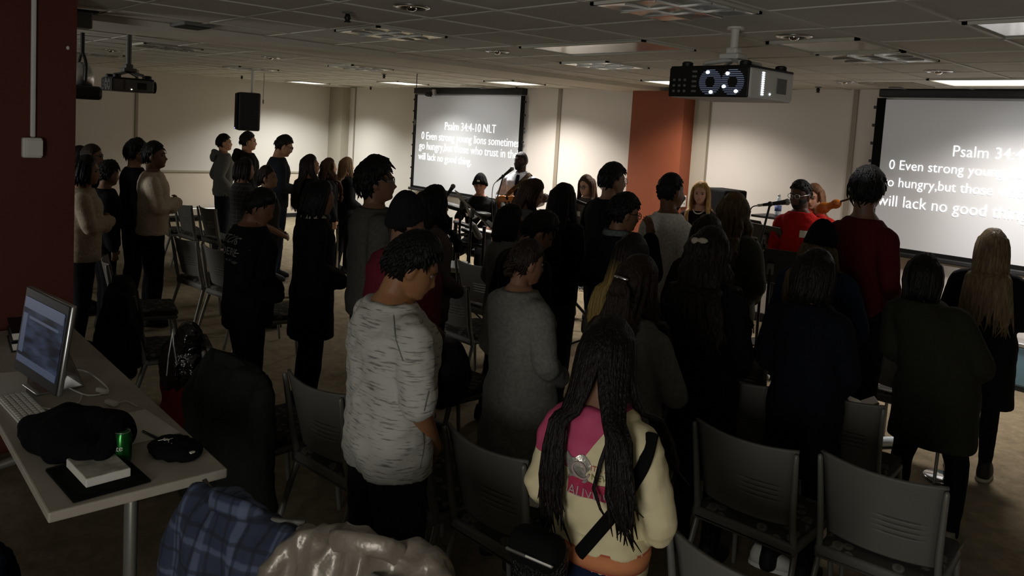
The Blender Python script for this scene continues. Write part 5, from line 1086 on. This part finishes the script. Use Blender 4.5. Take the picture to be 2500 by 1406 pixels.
ob('strap', MB().tube(P, [(.019, .005)]*len(P), 8, up=(0, -1, .2), sub=4), M['matte'], bag, True)
sq = mat('sequin_black', '#1a1a1a', .25, .8, metal=.5, bump=(120, 1.0), var=(120, .8))
hh = w2l(hg['root'], at_depth(1318, 1372, 2.12))
link('bag_body', remesh(MB().bbox(hh, (.16, .10, .16), .04), .01, 3), sq, bag); ob('flap', MB().bbox(hh+Vector((0, -.02, .05)), (.155, .09, .09), .03), M['matte'], bag, True); ob('zip', MB().tube([hh+Vector((-.07, -.06, .04)), hh+Vector((0, -.075, .05)), hh+Vector((.07, -.06, .04))], .005, 6), M['silver'], bag)
# guitar with strap, the guitarist's tie, stickers and necklace
def local(objs, p): return objs['root'].matrix_world @ (Vector(p)*objs['k'])
k = gt['k']; rt = gt['root']
q = MB(); o_ = gt['top']; tr = bvh_of(o_)
def surf(objs, tr, x, z, off, front=True):
    k = objs['k']; h = tr.ray_cast(Vector((x*k, 2 if front else -2, z*k)), Vector((0, -1 if front else 1, 0)))
    return h[0]+h[1]*off if h[0] else Vector((x*k, .12*k, z*k))
P = [surf(gt, tr, 0, z, .008) for z in (1.46, 1.42, 1.34, 1.24, 1.14, 1.05)]
ob('necktie', MB().tube(P, [(.022, .007), (.026, .008), (.024, .006), (.030, .006), (.036, .006), (.026, .005)], 10, up=(0, 1, 0), sub=3), cloth('#0d1220'), rt, True)
ob('collar', MB().tube([Vector((.075*math.sin(a), -.005-.075*math.cos(a), 1.50-.022*sst(1.5, 3.1, abs(a))))*k for a in [(-2.9+5.8*i/14) for i in range(15)]], [(.008, .02)]*15, 8, up=(0, 0, 1), sub=2), cloth('#c3c8d4'), rt, True)
g = thing('electric_guitar', 'orange wooden guitar hung from the patterned strap of the guitarist', 'guitar', rt.location.copy(), rt.rotation_euler.z)
g0 = Vector((.06, .215, 1.10))*k; ax = Vector((-.94, .08, .20)).normalized(); up_ = Vector((.2, 0, .94)); up_ = (up_-ax*up_.dot(ax)).normalized(); nn = ax.cross(up_); nn = nn if nn.y > 0 else -nn
GM = Matrix((ax, up_, nn)).transposed().to_4x4() @ Matrix.Scale(.88, 4); GM.translation = g0
prof = []
for i in range(48):
    a = 2*PI*i/48; c, s = math.cos(a), math.sin(a); r = .15+.035*math.cos(2*a)-.02*math.cos(4*a)*.4-.025*math.cos(a); x = r*c*1.18; y = r*s*1.0
    if c > .45 and s < 0: x *= .84
    prof.append((x, y))
vs, fs = [], []; L_ = [(-.022, .94), (-.018, .99), (0, 1.0), (.018, .99), (.022, .94)]
for z, sc in L_: vs += [(x*sc, y*sc, z) for x, y in prof]
for i in range(4):
    for j in range(48): a, b = i*48+j, i*48+(j+1) % 48; fs.append((a, b, b+48, a+48))
fs += [tuple(range(47, -1, -1)), tuple(range(192, 240))]
ob('guitar_body', MB().add(vs, fs).xf(GM), M['wood'], g, True)
ob('neck', MB().bbox((.40, 0, .012), (.50, .05, .024), .008).xf(GM), mat('maple_neck', '#b98a4e', .35, .4), g); ob('fretboard', MB().bbox((.36, 0, .026), (.46, .046, .006), .002).xf(GM), M['darkwood'], g); ob('headstock', MB().bbox((.71, .01, .008), (.16, .08, .016), .006).xf(GM), M['wood'], g)
q = MB(); [q.box((.02-i*.06, 0, .025), (.03, .07, .006)) for i in range(2)]; ob('pickups', q.xf(GM), M['black'], g); ob('bridge', MB().bbox((-.11, 0, .026), (.02, .08, .012), .003).xf(GM), M['chrome'], g); ob('sound_hole', MB().ell((.0, .085, .0225), (.02, .035, .002)).xf(GM), M['black'], g)
q = MB(); [q.cyl((.68+.03*i, s*.048, .008), (.68+.03*i, s*.066, .008), .006, 8) for i in range(3) for s in (-1, 1)]; ob('tuning_pegs', q.xf(GM), M['chrome'], g)
q = MB(); [q.box((.29, -.018+i*.0072, .031), (.82, .0012, .0012)) for i in range(6)]; ob('strings', q.xf(GM), M['silver'], g)
S_ = [GM@Vector((-.18, .02, -.01))]+[surf(gt, tr, x, z, .012, True) for x, z in ((.14, 1.2), (.05, 1.26), (-.05, 1.33), (-.10, 1.40))]+[Vector((-.135, 0, 1.475))*k]
S_ = [surf(gt, tr, x, z, .014, True) for x, z in ((.16, 1.14), (.10, 1.22), (.02, 1.30), (-.06, 1.38), (-.10, 1.43))]+[Vector((-.125, -.01, 1.49))*k]+[surf(gt, tr, x, z, .014, False) for x, z in ((-.10, 1.40), (0, 1.28), (.12, 1.14))]
strap_m = mat('strap_pattern', '#4a3a22', .7, .2, var=(26, .8)); ob('strap', MB().tube(S_, [(.028, .004)]*len(S_), 8, up=(0, 1, 0), sub=3), strap_m, g, True)
def stick(objs, x, z, w, h, label=None):
    o = objs['top']; tr = bvh_of(o); me = grid(w, h, 6, 4)
    kk = objs['k']
    for v in me.vertices:
        hh = tr.ray_cast(Vector((x*kk+v.co.x, 2, z*kk+v.co.y)), Vector((0, -1, 0))); v.co = (hh[0]+Vector((0, .004, 0))) if hh[0] else Vector((x*kk+v.co.x, .14*kk, z*kk+v.co.y))
    s = link('name_sticker', me, M['paper'], o, False)
    lt = text_mesh('HELLO', 1, 0)
    for v in lt.vertices:
        px, pz = x*kk-(v.co.x-1.6)*w*.2, z*kk+h*.1+v.co.y*w*.2
        hh = tr.ray_cast(Vector((px, 2, pz)), Vector((0, -1, 0))); v.co = (hh[0]+Vector((0, .006, 0))) if hh[0] else Vector((px, .15, pz))
    return s
stick(singer, -.08, 1.31, .085, .06); stick(keysw, .07, 1.30, .085, .055)
o_ = blonde['top']; tr = bvh_of(o_); kk = blonde['k']
ob('necklace', MB().tube([Vector((.07*math.sin(a), .012-.06*math.cos(a)+.035*sst(1.4, 3.1, abs(a)), 1.485-.06*sst(1.2, 3.1, abs(a))))*kk for a in [(-3.1+6.2*i/20) for i in range(21)]], .006, 6, sub=2), M['paper'], blonde['root'], True)
q = at_depth(2010, 508, 7.0); t = thing('violin', 'orange brown violin held by the musician behind the red hoodie singer', 'violin', q, R(196))
v_ = MB().ell((0, 0, 0), (.09, .024, .072)).ell((.15, 0, 0), (.07, .024, .058)).ell((.075, 0, 0), (.11, .022, .046)); v_.xf(Matrix.Diagonal((-.75, .75, .75, 1))@Matrix.Rotation(R(-25), 4, 'Y')); v_.f = [f[::-1] for f in v_.f]; ob('violin_body', remesh(v_, .006, 3), M['wood'], t, True); ob('neck', MB().tube([(-.13, 0, .07), (-.27, .02, .13), (-.29, .02, .14)], [.009, .009, .014], 8), M['darkwood'], t, True); ob('strings', MB().box((-.04, -.02, .02), (.2, .002, .009), Matrix.Rotation(R(25), 3, 'Y')), M['paper'], t)

# seams of the flecked t-shirt
o_ = tee['top']; tr = bvh_of(o_); sm = mat('tee_seam', '#6d6c66', .9, .1)
for pts in (((958, 742), (962, 780), (966, 820), (974, 850), (984, 880)), ((1046, 955), (1036, 1000), (1030, 1040), (1034, 1090), (1026, 1140)), ((905, 735), (930, 726), (960, 730), (990, 742))):
    P = []
    for px, py in pts:
        h, n = cast(o_, tr, px, py)
        if h: P.append(h+n*.001)
    if len(P) > 2: ob('seam', MB().tube(P, .0022, 6, sub=4), sm, o_, True)
